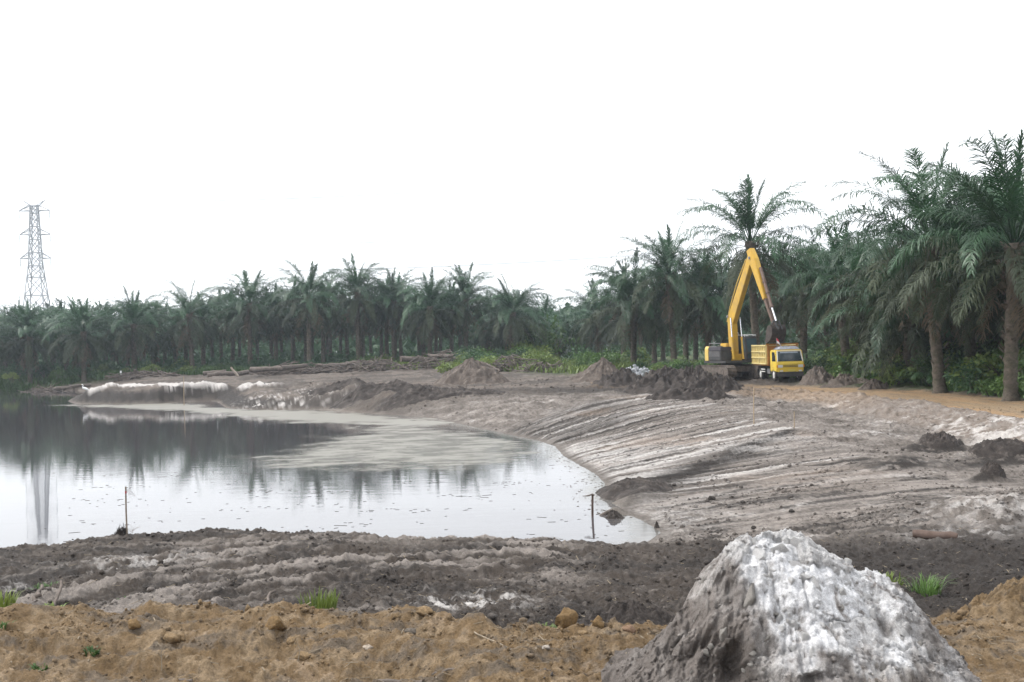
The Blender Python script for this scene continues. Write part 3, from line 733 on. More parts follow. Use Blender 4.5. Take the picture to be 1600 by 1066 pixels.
def trunk_mesh(rng, h, r0=.29, r1=.24, stubs=True):
    nrg, n = 46, 11
    zz = np.linspace(-.5, h, nrg); th = np.arange(n) * 2 * math.pi / n
    Z, T = np.meshgrid(zz, th, indexing='ij')
    rr = mix(r0, r1, np.clip(Z / h, 0, 1)) * (1 + .35 * np.exp(-np.maximum(Z, 0) / .35))
    rr = rr * (1 + .16 * (((np.arange(nrg)[:, None] + np.arange(n)[None] * 2) % 3) == 0) + .12 * fbm(T * 1.3 + rng.random() * 50, Z * 2.2, 3, 7))
    rr = rr + .16 * sst(h - 2.2, h - .3, Z)
    bx = .18 * np.sin(Z / h * 2 + rng.random() * 6); by = .18 * np.cos(Z / h * 1.7 + rng.random() * 6)
    V_ = np.stack([np.cos(T) * rr + bx - bx[0], np.sin(T) * rr + by - by[0], Z], -1).reshape(-1, 3)
    ix = np.arange(nrg * n).reshape(nrg, n); nx = np.roll(ix, -1, 1)
    q = np.stack([ix[:-1], nx[:-1], nx[1:], ix[1:]], -1).reshape(-1, 4)
    vs = list(map(tuple, V_)); fs = [tuple(int(i) for i in f) for f in q] + [tuple(int(i) for i in ix[-1])]
    if stubs:                                    # old leaf bases that stick out of the bark
        mb = MB(); mb.v = vs; mb.f = fs; mb.s = [True] * len(fs)
        for k in range(int(h * 7)):
            z = h - (rng.random() ** 1.7) * h * .85; t = rng.random() * 6.283; r = .30
            p = Vector((math.cos(t) * r * .8, math.sin(t) * r * .8, z)); q_ = p + Vector((math.cos(t) * .22, math.sin(t) * .22, .26 + .12 * rng.random()))
            mb.bar(p, q_, .10, .05)
        return mb.mesh('trunk', M_trunk), (bx[-1, 0] - bx[0, 0], by[-1, 0] - by[0, 0])
    me = bpy.data.meshes.new('trunk'); me.from_pydata(vs, [], fs); me.materials.append(M_trunk)
    me.polygons.foreach_set('use_smooth', [True] * len(fs))
    return me, (bx[-1, 0] - bx[0, 0], by[-1, 0] - by[0, 0])
def crown_plan(rng, dense=1.0):
    out = []
    for kd, (e0, cu, L, hg, mi, n) in KINDS.items():
        m = max(1, int(round(n * dense * rng.uniform(.85, 1.15))))
        ph = rng.random() * 6.28
        for k in range(m):
            a = ph + k * 2.39996 + rng.normal() * .12
            low = {'spear': 0.05, 'upright': 0, 'middle': -.1, 'spread': -.25, 'droop': -.45, 'skirt': -.65, 'dead': -.9}[kd]
            out.append((kd, int(rng.integers(3)), a, rng.normal() * .10, low + rng.normal() * .06, rng.uniform(.9, 1.06), rng.normal() * .14))
    return out
TR = [trunk_mesh(np.random.default_rng(40 + i), h) for i, h in enumerate((8.6, 9.4, 10.2))]
TH = (8.6, 9.4, 10.2)
TRB = [trunk_mesh(np.random.default_rng(60 + i), 9.2, stubs=False) for i in range(2)]

def palm(x, y, top, label, group, seed, dense=1.05, z=None, tilt=0.0, size=.95):
    """an oil palm with every leaf an object of its own; 'top' = height of the highest leaf tips"""
    rng = np.random.default_rng(seed)
    z = gz(x, y) if z is None else z
    ti = int(rng.integers(3)); h0 = TH[ti]
    t = thing('oil_palm', label, 'oil palm', (x, y, z), 0, group)
    th = max(2.5, top - 5.5 * size)
    link('trunk', TR[ti][0], t, scale=(1, 1, th / h0), rot=(tilt, 0, rng.random() * .01))
    ox, oy = TR[ti][1]
    cx, cy, cz = ox, oy - math.sin(tilt) * th, th
    for kd, v, a, tw, dz, sc, pit in crown_plan(rng, dense):
        r = .12
        link('frond', FR[kd, v], t, (cx + math.cos(a) * r, cy + math.sin(a) * r, cz + dz), (tw, pit, a), sc * size)
    return t
def crown_mesh(seed, dense=1.0):
    rng = np.random.default_rng(seed)
    Vs = []; q = [[], [], []]; t3 = [[], [], []]; off = 0
    for kd, v, a, tw, dz, sc, pit in crown_plan(rng, dense):
        V_, f4, f3, mi = FC[kd, v]
        m = Matrix.Rotation(a, 3, 'Z') @ Matrix.Rotation(pit, 3, 'Y') @ Matrix.Rotation(tw, 3, 'X')
        Vs.append((V_ * sc) @ np.array(m).T + np.array([0, 0, dz])); q[mi].append(f4 + off); t3[mi].append(f3 + off); off += len(V_)
    fl = []; mats = []
    for mi in range(3):
        for g in (q[mi], t3[mi]):
            if g: G = np.vstack(g); fl.append(G); mats.append(np.full(len(G), mi))
    me = npmesh('crown', np.vstack(Vs), fl)
    for m in M_frond: me.materials.append(m)
    me.polygons.foreach_set('material_index', np.concatenate(mats).astype(np.int32))
    return me
CROWN = [crown_mesh(300 + i, .95) for i in range(6)]
def back_palm(x, y, top, label, group, seed):
    rng = np.random.default_rng(seed)
    z = 1.5
    t = thing('oil_palm', label, 'oil palm', (x, y, z), rng.random() * 6.28, group)
    th = top - 4.6
    b_ = int(rng.integers(2))
    link('trunk', TRB[b_][0], t, scale=(1, 1, th / 9.2))
    link('crown', CROWN[int(rng.integers(6))], t, (TRB[b_][1][0], TRB[b_][1][1], th), (0, 0, 0), rng.uniform(.76, .88))
    return t

def by_px(px, topy, Y):
    """x and height of a palm whose leaf tips reach topy, standing at depth Y"""
    p = atd(px, topy, Y)
    return p.x, p.z
USED = []
def front(px, topy, Y, label, group, seed, **k):
    x, zt = by_px(px, topy, Y)
    g0 = gz(x, Y)
    USED.append((x, Y))
    return palm(x, Y, zt - g0, label, group, seed, z=g0 - .05, **k)
G1 = 'oil palms along the edge of the road'
front(1567, 196, 50.5, 'tallest oil palm at the right, its long drooping skirt hanging beside the road', G1, 1)
front(1458, 218, 58.6, 'tall oil palm with a thick rough trunk left of the tallest roadside palm', G1, 2)
front(1318, 342, 76, 'shorter oil palm just right of the yellow truck with ragged upright fronds', G1, 3, size=.68, dense=.9)
front(1176, 268, 86, 'big oil palm directly behind the raised yellow excavator arm', G1, 4)
front(1048, 342, 107, 'oil palm standing left of the excavator above a bare slender trunk', G1, 5)
G2 = 'oil palms in the thicket behind the machines'
front(985, 392, 112, 'bushy oil palm leaning out at the left end of the right hand plantation', G2, 6)
front(935, 432, 150, 'smaller hazy oil palm at the gap between the two plantation blocks', G2, 7)
front(1105, 378, 108, 'oil palm half hidden between the slender palm and the excavator boom', G2, 8)
front(1250, 375, 96, 'oil palm behind the dump truck whose crown fills the gap right of the boom', G2, 9, size=.8)
front(1385, 345, 72, 'oil palm behind the two roadside palms with its crown half covered', G2, 10, size=.8)
front(1510, 262, 62, 'oil palm crown filling the gap between the two tallest right palms', G2, 11)
front(1640, 230, 56, 'oil palm cut by the right edge of the picture', G2, 12)
front(1528, 300, 68, 'oil palm crown filling the space behind and left of the tallest roadside palm', G2, 13, size=.9)
front(1415, 372, 66, 'lower oil palm crown under the left fronds of the second roadside palm', G2, 14, size=.85)
front(1606, 262, 60, 'dark oil palm crown behind the tallest palm at the right edge', G2, 15, size=.95)
G3 = 'front row of the oil palm plantation across the pond'
ROW = [(-40, 470), (44, 468), (128, 458), (206, 447), (297, 432), (387, 417), (479, 403), (556, 398), (612, 414), (668, 420), (724, 409), (797, 428), (846, 458)]
NAMES = ['oil palm cut off by the left edge of the picture', 'leftmost whole oil palm of the row across the pond', 'oil palm below the right leg of the pylon across the pond', 'round crowned oil palm with a pale trunk behind the white spit',
         'oil palm with thin spiky upright fronds poking above the row', 'tall oil palm above the pile of felled logs at the left', 'oil palm with crossing upright fronds left of the tallest in the row', 'tallest oil palm of the row across the pond',
         'oil palm just right of the tallest one in the row', 'oil palm with a slim pale trunk in the middle of the row', 'oil palm with a dense round top behind the large earth heap', 'last full oil palm at the right end of the row across the pond', 'small far oil palm beyond the right end of the row']
for i, ((px, ty), nm) in enumerate(zip(ROW, NAMES)):
    Y = 150 + (8 if px in (612, 387) else 0) + (40 if px == 846 else 0) + 3 * math.sin(i * 2.1)
    front(px, ty, Y, nm, G3, 100 + i, dense=.7 if px == 297 else 1.15, size=.9)
# the rows behind them
rb = np.random.default_rng(5)
nb = 0
for k in range(7):
    Y = 160 + 8.2 * k
    for j in range(-12, 14):
        x = j * 8.6 + (4.3 if k % 2 else 0) + rb.normal() * .6
        px = 800 + x / Y * FPX
        if px < -140 or px > 905: continue
        base = np.interp(px, [-140, 0, 206, 297, 387, 479, 556, 660, 724, 800, 860, 905], [478, 470, 455, 450, 432, 420, 420, 428, 428, 442, 462, 480])
        x_, zt = by_px(px, base + rb.normal() * 9 + 11, Y)
        if k > 3: zt = min(zt, 14.5)
        back_palm(x_, Y, zt - 1.5, 'oil palm standing in the shade behind the front row across the pond', 'oil palms behind the front row across the pond', 1000 + nb); nb += 1
for k in range(9):
    for j in range(12):
        x = 30.5 + k * 7.8 + rb.normal() * .5; Y = 44 + j * 9 + (4.5 if k % 2 else 0) + rb.normal() * .5
        x -= max(0, (Y - 92)) * .34
        px = 800 + x / Y * FPX
        if px > 1720 or px < 905: continue
        top = 12.2 + rb.normal() * .8
        back_palm(x, Y, top, 'oil palm deep in the dim plantation behind the right roadside palms', 'oil palms deep in the plantation at the right', 2000 + nb); nb += 1
for k in range(26):          # far block seen through the gap
    px = rb.uniform(790, 1010); Y = rb.uniform(190, 270)
    x_, zt = by_px(px, np.interp(px, [790, 850, 890, 940, 1010], [468, 468, 474, 455, 440]) + rb.uniform(0, 16), Y)
    back_palm(x_, Y, zt - 1.5, 'far hazy oil palm seen through the gap between the plantation blocks', 'far oil palms in the gap', 3000 + nb); nb += 1
# ------------------------------------------------------------------ undergrowth
M_bush = [leafmat('bush_leaf', (.070, .135, .040), .5, .45, (1.1, 1.0, .9), .3), leafmat('bush_leaf_pale', (.120, .175, .052), .55, .35, (1.1, 1.0, .8), .3), leafmat('bush_leaf_dark', (.040, .082, .034), .5, .4, (1, 1, 1), .3)]
M_grass = leafmat('grass_blade', (.15, .21, .05), .5, .35, (1.15, 1, .8), .3)
M_dry = simple('dry_stem', (.24, .20, .15), .9, var=.4, scale=8, spec=.1)
def leaf_cloud(rng, n, rx, ry, rz, size, clumps=9, zb=.15):
    """leaves gathered in clumps through the volume of a bush"""
    cs = []
    for k in range(clumps):
        a = rng.random() * 6.283; r = math.sqrt(rng.random()); e = rng.random()
        cs.append((math.cos(a) * r * rx * .75, math.sin(a) * r * ry * .75, zb * rz + (1 - r * r * .7) * rz * (.35 + .55 * e), rng.uniform(.3, .5)))
    cs = np.array(cs)
    pick = rng.integers(clumps, size=n)
    v = rng.normal(size=(n, 3)); v /= np.linalg.norm(v, axis=1)[:, None]
    rr = rng.random(n) ** .4
    P = cs[pick, :3] + v * (rr * cs[pick, 3])[:, None] * np.array([rx, ry, rz * .8])
    P[:, 2] = np.maximum(P[:, 2], .02)
    dirs = v * .8 + rng.normal(size=(n, 3)) * .6 + np.array([0, 0, .1]); dirs /= np.linalg.norm(dirs, axis=1)[:, None]
    sd = np.cross(dirs, rng.normal(size=(n, 3))); sd /= np.linalg.norm(sd, axis=1)[:, None]
    L = size * rng.uniform(.6, 1.3, n)[:, None]; W = L * .24
    dn = np.array([0, 0, -1.0])
    V_ = np.stack([P, P + dirs * L * .5 + sd * W, P + dirs * L + dn * L * .18, P + dirs * L * .5 - sd * W], 1).reshape(-1, 3)
    i = np.arange(n) * 4
    return V_, np.stack([i, i + 1, i + 2, i + 3], 1)
def stems_mb(rng, rx, rz, n=6):
    mb = MB()
    for k in range(n):
        a = rng.random() * 6.283
        mb.tube([(0, 0, -.1), (math.cos(a) * rx * .25, math.sin(a) * rx * .25, rz * .35), (math.cos(a) * rx * .55, math.sin(a) * rx * .55, rz * .75)], [.03, .022, .008], 4, False)
    return mb
BUSH = []
for i in range(9):
    rg = np.random.default_rng(500 + i)
    V_, f4 = leaf_cloud(rg, 620, 1, 1, 1, .17, clumps=int(rg.integers(7, 13)))
    BUSH.append((npmesh('foliage', V_, f4, M_bush[i % 3]), stems_mb(rg, 1, 1).mesh('stem', M_trunk)))
def bush(x, y, rx, rz, label, group, seed, kind=None, z=None):
    rng = np.random.default_rng(seed)
    k = int(rng.integers(9)) if kind is None else kind + 3 * int(rng.integers(3))
    z = gz(x, y) if z is None else z
    t = thing('shrub', label, 'shrub', (x, y, z - .03), rng.random() * 6.283, group)
    sc = (rx, rx * rng.uniform(.8, 1.1), rz)
    link('foliage', BUSH[k][0], t, scale=sc); link('stem', BUSH[k][1], t, scale=sc)
    return t
# young palms and ferns: leaves that spring from the ground
YF = []
for v in range(4):
    rg = np.random.default_rng(700 + v)
    V_, f4, f3 = frond_arrays(rg, 2.2, 66, 70 + 12 * v, 30, .5, .055, .6, .08)
    YF.append(npmesh('frond', V_, [f4, f3], M_bush[(2, 0, 2, 1)[v]]))
def young_palm(x, y, size, label, group, seed, n=13):
    rng = np.random.default_rng(seed)
    t = thing('young_palm', label, 'young palm', (x, y, gz(x, y) - .05), 0, group)
    for k in range(n):
        link('frond', YF[int(rng.integers(4))], t, (0, 0, .1), (rng.normal() * .15, rng.uniform(-.15, .5), k * 2.4 + rng.normal() * .2), size * rng.uniform(.75, 1.1))
    return t
rs = np.random.default_rng(77)
sd_ = 5000
# under the row across the pond
for k in range(70):
    px = rs.uniform(-40, 800); Y = rs.uniform(146.5, 166)
    x = (px - 800) / FPX * Y; h = rs.uniform(.8, 1.7)
    bush(x, Y, h * rs.uniform(.9, 1.4), h, 'leafy shrub growing in the shade under the palm row across the pond', 'shrubs under the palm row across the pond', sd_ + k, z=1.5)
# bank of green at the centre
for k in range(46):
    px = rs.uniform(690, 1010); Y = rs.uniform(118, 150)
    x = (px - 800) / FPX * Y; h = rs.uniform(.9, 2.0) * np.interp(px, [690, 820, 900, 1010], [.8, 1.35, 1.0, .9])
    bush(x, Y, h * rs.uniform(1.0, 1.6), h, 'pale green shrub on the weedy bank between the two plantation blocks', 'shrubs on the weedy bank in the middle', sd_ + 100 + k, kind=[1, 0, 1, 2][k % 4])
for k, (px, py, Y, h) in enumerate(((862, 545, 150, 4.6), (835, 555, 152, 3.8), (905, 550, 160, 4.2), (815, 560, 146, 2.6))):
    bush((px - 800) / FPX * Y, Y, h * .85, h, ['tallest rounded shrub on the weedy bank right of the palm row', 'rounded shrub at the left foot of the tallest bank shrub', 'broad shrub right of the tallest bank shrub', 'low shrub by the last palm of the row across the pond'][k], 'tall shrubs on the bank', 5300 + k, kind=[0, 1, 2, 1][k])
# behind the road at the right
for k in range(120):
    Y = rs.uniform(44, 100); off = 5.3 + abs(rs.normal()) * 3.2
    x = 17.3 + off + (0 if Y < 60 else -(Y - 60) * .12)
    px = 800 + x / Y * FPX
    if px > 1680: continue
    if Y > 80: x = rs.uniform(12, 24)
    h = rs.uniform(.7, 1.5) * (1 + (off - 5.4) * .16)
    if Y > 80: h = rs.uniform(.6, 1.1)
    bush(x, Y, h * rs.uniform(.8, 1.3), h, 'dense green shrub in the thicket behind the tan road', 'shrubs in the thicket behind the road', sd_ + 400 + k)
for k in range(75):
    Y = rs.uniform(46, 96); off = 5.6 + abs(rs.normal()) * 3.5
    x = 17.3 + off + (0 if Y < 60 else -(Y - 60) * .10)
    px = 800 + x / Y * FPX
    if px > 1660: continue
    young_palm(x, Y, rs.uniform(.7, 1.25), 'young palm with arching fronds in the thicket behind the road', 'young palms in the thicket behind the road', sd_ + 600 + k)
for k, (px, py, Y) in enumerate(((1120, 580, 96), (1060, 590, 100), (1085, 585, 92), (1030, 590, 104), (1000, 588, 108))):
    bush((px - 800) / FPX * Y, Y, 1.2, [1.35, .9, 1.0, .8, .9][k], ['bright round shrub left of the excavator', 'shrub at the foot of the slender palm', 'shrub between the slender palm and the excavator', 'low shrub beside the grey stone heap', 'leafy shrub behind the grey stone heap'][k], 'shrubs left of the excavator', 5800 + k, kind=[1, 0, 1, 0, 2][k])
# the dense growth farther back, which reads as one mass
def thicket(name, n, xs, ys, zs, size, seed, mat):
    rng = np.random.default_rng(seed)
    V_ = []; 
    P = np.stack([rng.uniform(*xs, n), rng.uniform(*ys, n), np.zeros(n)], 1)
    hh = zs * (0.60 + .6 * fbm(P[:, 0] * .12, P[:, 1] * .12, 3, seed) + .3 * fbm(P[:, 0] * .5, P[:, 1] * .5, 2, seed))
    P[:, 2] = 1.4 + np.maximum(hh, .5 * zs) * rng.random(n) ** .6
    d = rng.normal(size=(n, 3)); d /= np.linalg.norm(d, axis=1)[:, None]
    s = np.cross(d, rng.normal(size=(n, 3))); s /= np.linalg.norm(s, axis=1)[:, None]
    L = size * rng.uniform(.6, 1.4, n)[:, None]
    V_ = np.stack([P, P + d * L * .5 + s * L * .25, P + d * L, P + d * L * .5 - s * L * .25], 1).reshape(-1, 3)
    i = np.arange(n) * 4
    return tag(link(name, npmesh(name, V_, np.stack([i, i + 1, i + 2, i + 3], 1), mat)), kind='stuff')
thicket('undergrowth', 26000, (-125, 30), (172, 232), 2.6, .8, 31, M_bush[2])
thicket('undergrowth', 20000, (26, 110), (48, 150), 3.4, .6, 32, M_bush[2])
thicket('far_woodland', 26000, (-200, 150), (236, 300), 12, 2.2, 33, M_bush[2])
# short weeds that cover the ground between
def weeds(n, fx, size, seed, mat, name='weeds'):
    rng = np.random.default_rng(seed)
    X_, Y_ = fx(rng, n)
    keep = fbm(X_ * .35, Y_ * .35, 3, seed) > -.12
    X_, Y_ = X_[keep], Y_[keep]; n = len(X_)
    Z_ = land(X_, Y_)
    a = rng.random(n) * 6.283; lean = rng.uniform(.1, .8, n); L = size * rng.uniform(.5, 1.4, n)
    P = np.stack([X_, Y_, Z_ - .02], 1)
    d = np.stack([np.cos(a) * lean, np.sin(a) * lean, np.ones(n)], 1); d /= np.linalg.norm(d, axis=1)[:, None]
    s = np.stack([-np.sin(a), np.cos(a), np.zeros(n)], 1) * (L * .10)[:, None]
    m = P + d * (L * .6)[:, None]; t = P + d * L[:, None] + np.stack([np.cos(a) * lean, np.sin(a) * lean, -.3 * lean], 1) * (L * .35)[:, None]
    V_ = np.stack([P - s * .6, P + s * .6, m + s, t, m - s], 1).reshape(-1, 3)
    i = np.arange(n) * 5
    return tag(link(name, npmesh(name, V_, [np.stack([i, i + 1, i + 2, i + 4], 1), np.stack([i + 4, i + 2, i + 3], 1)], mat)), kind='stuff')
def f_mid(rng, n):
    px = rng.uniform(560, 1010, n); Y_ = rng.uniform(108, 150, n)
    ok = Y_ > np.interp(px, [560, 700, 800, 880, 1010], [140, 132, 118, 108, 104])
    px, Y_ = px[ok], Y_[ok]
    return (px - 800) / FPX * Y_, Y_
def f_road(rng, n):
    Y_ = rng.uniform(42, 84, n); off = 5.3 + np.abs(rng.normal(0, 3.0, n))
    return 17.3 + off - np.maximum(0, Y_ - 64) * .2, Y_
def f_far(rng, n):
    return rng.uniform(-78, 5, n), rng.uniform(147, 160, n)
weeds(16000, f_mid, .75, 41, M_bush[1]); weeds(15000, f_road, .55, 42, M_bush[0]); weeds(14000, f_far, .8, 43, M_bush[0])

def grass_tuft(x, y, h, r, n, label, seed, mat=None, name='grass_tuft', cat='grass tuft', z=None, lean=.5, wid=.012):
    rng = np.random.default_rng(seed)
    V_ = []; q = []; t3 = []
    for k in range(n):
        a = rng.random() * 6.283; rr = r * math.sqrt(rng.random()) * .45
        p = np.array([math.cos(a) * rr, math.sin(a) * rr, -.03]); L = h * rng.uniform(.45, 1.05)
        b = a + rng.normal() * .6; ln = lean * rng.uniform(.1, 1.0)
        s = np.array([-math.sin(b), math.cos(b), 0]) * wid * rng.uniform(.7, 1.3)
        o = len(V_)
        for j, (t, w) in enumerate(((0, .8), (.4, 1.0), (.75, .7))):
            c_ = p + np.array([math.cos(b) * ln * t * t * L, math.sin(b) * ln * t * t * L, t * L * (1 - .18 * ln * t)])
            V_ += [c_ - s * w, c_ + s * w]
        V_.append(p + np.array([math.cos(b) * ln * 1.1 * L, math.sin(b) * ln * 1.1 * L, L * (1 - .35 * ln)]))
        q += [(o, o + 1, o + 3, o + 2), (o + 2, o + 3, o + 5, o + 4)]; t3.append((o + 4, o + 5, o + 6))
    z = gz(x, y) if z is None else z
    o = link(name, npmesh(name, np.array(V_), [np.array(q), np.array(t3)], mat or M_grass), None, (x, y, z))
    return tag(o, label, cat)
def tuft_at(px, py, zg, *a, **k):
    p = at(px, py, zg); return grass_tuft(p.x, p.y, *a, **k)
tuft_at(498, 962, .72, .36, .5, 150, 'bright green grass tuft on the back edge of the orange ledge', 1, lean=.35)
tuft_at(1447, 938, .5, .38, .40, 110, 'green grass tuft on dark soil right of the white clay mound', 2, mat=M_bush[0], lean=.8, wid=.008)
tuft_at(1385, 918, .5, .22, .5, 60, 'sparse low grass beside the right shoulder of the clay mound', 3, lean=.8)
tuft_at(4, 948, .75, .34, .35, 70, 'yellow green grass tuft cut by the left edge of the picture', 4, lean=.6)
tuft_at(76, 910, .66, .12, .5, 90, 'small green weed on the dark bank at the left', 5, mat=M_bush[0], lean=1.2)
tuft_at(198, 933, .68, .08, .35, 50, 'tiny green weed on the grey tracked mud', 6, mat=M_bush[0], lean=1.2)
tuft_at(144, 1006, .85, .12, .16, 40, 'small bright green sprout on the orange soil', 7, mat=M_bush[0], lean=1)
tuft_at(66, 1018, .85, .10, .25, 45, 'dull green sprout low on the orange soil at the left', 8, mat=M_bush[0], lean=1.2)
tuft_at(75, 966, .8, .12, .4, 60, 'faded grey green weed on top of the orange soil', 9, mat=M_bush[1], lean=1.3)
tuft_at(2, 985, .85, .14, .2, 40, 'green sprout at the left edge below the grass', 10, mat=M_bush[0], lean=1)
tuft_at(852, 992, .8, .10, .35, 70, 'grey green weed on the orange ledge beside the upright clod', 11, mat=M_bush[1], lean=1.3)
tuft_at(1590, 920, .8, .12, .5, 50, 'grey green weed at the right edge above the orange heap', 12, mat=M_bush[1], lean=1.2)

# ------------------------------------------------------------------ pylon and wires
M_steel = simple('galvanised_steel', (.36, .37, .39), .5, .6, var=.15, scale=1)
M_ins = simple('insulator_glass', (.20, .22, .24), .3)
M_wire = simple('aluminium_wire', (.30, .31, .33), .5, .7, var=.1)
def pylon(x, y, z, H, label):
    t = thing('transmission_tower', label, 'power pylon', (x, y, z), R(4))
    lv = [(0, 4.6), (.16, 3.85), (.30, 3.2), (.44, 2.5), (.55, 1.95), (.62, 1.6), (.70, 1.45), (.78, 1.3), (.86, 1.15), (.94, 1.0), (.985, .9)]
    w = .24
    for sx in (-1, 1):
        for sy in (-1, 1):
            mb = MB()
            for (a, ra), (b, rb_) in zip(lv[:-1], lv[1:]): mb.bar((sx * ra, sy * ra, a * H), (sx * rb_, sy * rb_, b * H), w, w)
            mb.build('leg', M_steel, t)
    mb = MB()
    for (a, ra), (b, rb_) in zip(lv[:-1], lv[1:]):
        for s in (-1, 1):
            for q in (-1, 1):
                mb.bar((q * ra, s * ra, a * H), (-q * rb_, s * rb_, b * H), .20, .20); mb.bar((s * ra, q * ra, a * H), (s * rb_, -q * rb_, b * H), .20, .20)
            mb.bar((-rb_, s * rb_, b * H), (rb_, s * rb_, b * H), .20, .20); mb.bar((s * rb_, -rb_, b * H), (s * rb_, rb_, b * H), .20, .20)
    mb.build('bracing', M_steel, t)
    tips = []
    for f, L in ((.665, 4.3), (.81, 4.3), (.955, 4.3)):
        for s in (-1, 1):
            mb = MB(); r = np.interp(f, [a for a, _ in lv], [b for _, b in lv])
            for q in (-1, 1):
                mb.bar((s * r, q * r, f * H), (s * L, 0, f * H), .26, .24); mb.bar((s * r, q * r, f * H + 1.7), (s * L, 0, f * H + .1), .22, .22)
                mb.bar((s * (r + (L - r) * .5), q * r * .5, f * H), (s * r, q * r, f * H + 1.7), .06, .06)
            arm = mb.build('cross_arm', M_steel, t)
            ins = MB(); ins.tube([(s * L, 0, f * H), (s * L, 0, f * H - 2.3)], .09, 5)
            for k in range(9): ins.tube([(s * L, 0, f * H - .35 - k * .2), (s * L, 0, f * H - .43 - k * .2)], .14, 6)
            ins.build('insulator', M_ins, arm)
            tips.append((s * L, 0, f * H - 2.35))
    for s in (-1, 1):
        mb = MB()
        for q in (-1, 1): mb.bar((s * .9, q * .9, .985 * H), (s * 3.0, 0, H + .9), .2, .2)
        mb.bar((s * .9, 0, .985 * H - 1.2), (s * 3.0, 0, H + .9), .07, .07)
        mb.build('earth_wire_peak', M_steel, t); tips.append((s * 3.0, 0, H + .9))
    return t, tips
PY = 330.0
p0 = atd(60, 575, PY)
tower, tips = pylon(p0.x, PY, 1.6, atd(60, 313, PY).z - 2.5, 'slender lattice power pylon rising above the palms at the far left')
far_end = Vector((150, 232, 0))
dirw = (far_end - Vector((p0.x, PY, 0))).normalized(); side = Vector((-dirw.y, dirw.x, 0))
names = ['lowest left', 'lowest right', 'middle left', 'middle right', 'upper left', 'upper right', 'earth left', 'earth right']
lab = ['thin overhead wire from the near end of the lowest pylon arm', 'thin overhead wire from the far end of the lowest pylon arm', 'thin overhead wire from the near end of the middle pylon arm', 'thin overhead wire from the far end of the middle pylon arm',
       'thin overhead wire from the near end of the top pylon arm', 'thin overhead wire from the far end of the top pylon arm', 'thin earth wire from the left peak of the pylon', 'thin earth wire from the right peak of the pylon']
for k, (tx, ty, tz) in enumerate(tips):
    ca, sa = math.cos(R(4)), math.sin(R(4))
    a = Vector((p0.x + tx * ca, PY + tx * sa, 1.6 + tz)); b = far_end + side * (tx * -1) + Vector((0, 0, tz + 3))
    pts = [a.lerp(b, i / 40) - Vector((0, 0, 7.0 * 4 * (i / 40) * (1 - i / 40))) for i in range(41)]
    tag(MB().tube(pts, .06, 4, False).build('power_line', M_wire), lab[k], 'power line', 'overhead wires')
# ------------------------------------------------------------------ heaps of earth
def heap(name, label, cat, cx, cy, rx, ry, h, cols, seed, group=None, peak=(0, 0), rough=.12, sharp=1.0, n=70, z=None):
    """a tipped heap: a cone with slumped flanks, lumps and a ragged foot"""
    r = np.concatenate([np.linspace(.0, 1.25, n)]); th = np.linspace(0, 2 * np.pi, int(n * 2.2), endpoint=False)
    Rr, T = np.meshgrid(r, th, indexing='ij')
    foot = 1 + .16 * fbm(np.cos(T) * 1.3 + seed, np.sin(T) * 1.3, 3, seed)
    q = Rr / foot
    X_ = cx + np.cos(T) * Rr * rx + peak[0] * (1 - np.clip(q, 0, 1)); Y_ = cy + np.sin(T) * Rr * ry + peak[1] * (1 - np.clip(q, 0, 1))
    prof = np.maximum(0, 1 - q) ** sharp; prof = prof * .86 + .14 * np.maximum(0, 1 - q * q)
    prof = np.minimum(prof, .93 + .05 * fbm(X_ * 2, Y_ * 2, 3, seed + 1))
    m = sst(1.1, .75, q)
    k = 1.0 / max(rx, ry)
    lum = fbm(X_ * 2.2 * k * 2, Y_ * 2.2 * k * 2, 5, seed + 2, .6); gul = fbm(T * 3.2, Rr * .8 + lum * .3, 4, seed + 3, .6)
    w1, _, wi = worley(X_ * 5 * k + lum * .3, Y_ * 5 * k, seed + 4)
    Z_ = land(X_, Y_) - .06 * sst(1.0, 1.2, q) + h * (prof + m * rough * (lum * .8 + gul * .45 + .9 * np.maximum(0, .5 - w1) * (wi > .3)))
    c0, c1, c2 = [np.array(c) for c in cols]
    t = fbm(X_ * 3 * k, Y_ * 3 * k, 5, seed + 6, .65); u = fbm(X_ * 9 * k, Y_ * 9 * k, 4, seed + 7, .6)
    C = c0 + (c1 - c0) * sst(-.3, .4, t + .4 * u)[..., None]; C = C + (c2 - C) * (sst(.25, .65, u + .3 * t) * .8)[..., None]
    ix = np.arange(X_.size).reshape(X_.shape); nx = np.roll(ix, -1, 1)
    f = np.stack([ix[:-1], nx[:-1], nx[1:], ix[1:]], -1).reshape(-1, 4)[:, ::-1]
    z0 = gz(cx, cy)
    me = npmesh(name, np.stack([X_ - cx, Y_ - cy, Z_ - z0], -1).reshape(-1, 3), f, M_soil, True, C.reshape(-1, 3))
    o = link(name, me, None, (cx, cy, z0))
    return tag(o, label, cat, group)
BR = ((.075, .060, .050), (.115, .094, .080), (.15, .125, .105)); DK = ((.034, .028, .025), (.055, .046, .041), (.11, .095, .083))
a = atd(741, 598, 93); heap('earth_heap', 'large conical heap of brown earth in the middle distance', 'earth heap', a.x, 93, 3.3, 3.0, 2.15, BR, 1, peak=(-.2, 0), n=80)
a = atd(935, 600, 88); heap('earth_heap', 'smaller lopsided heap of brown earth left of the grey stones', 'earth heap', a.x, 88, 2.2, 2.0, 1.75, BR, 12, peak=(.5, 0))
dkl = ['low dark mud heap left of the excavator tracks', 'dark mud heap right in front of the excavator tracks', 'lumpy dark mud heap with grey streaks in front of the excavator', 'dark wet mud heap at the top of the dragged slope', 'dark mud heap at the foot of the lopsided brown heap',
       'flat dark mud heap running along the top of the slope', 'dark clotted heap below the excavator counterweight']
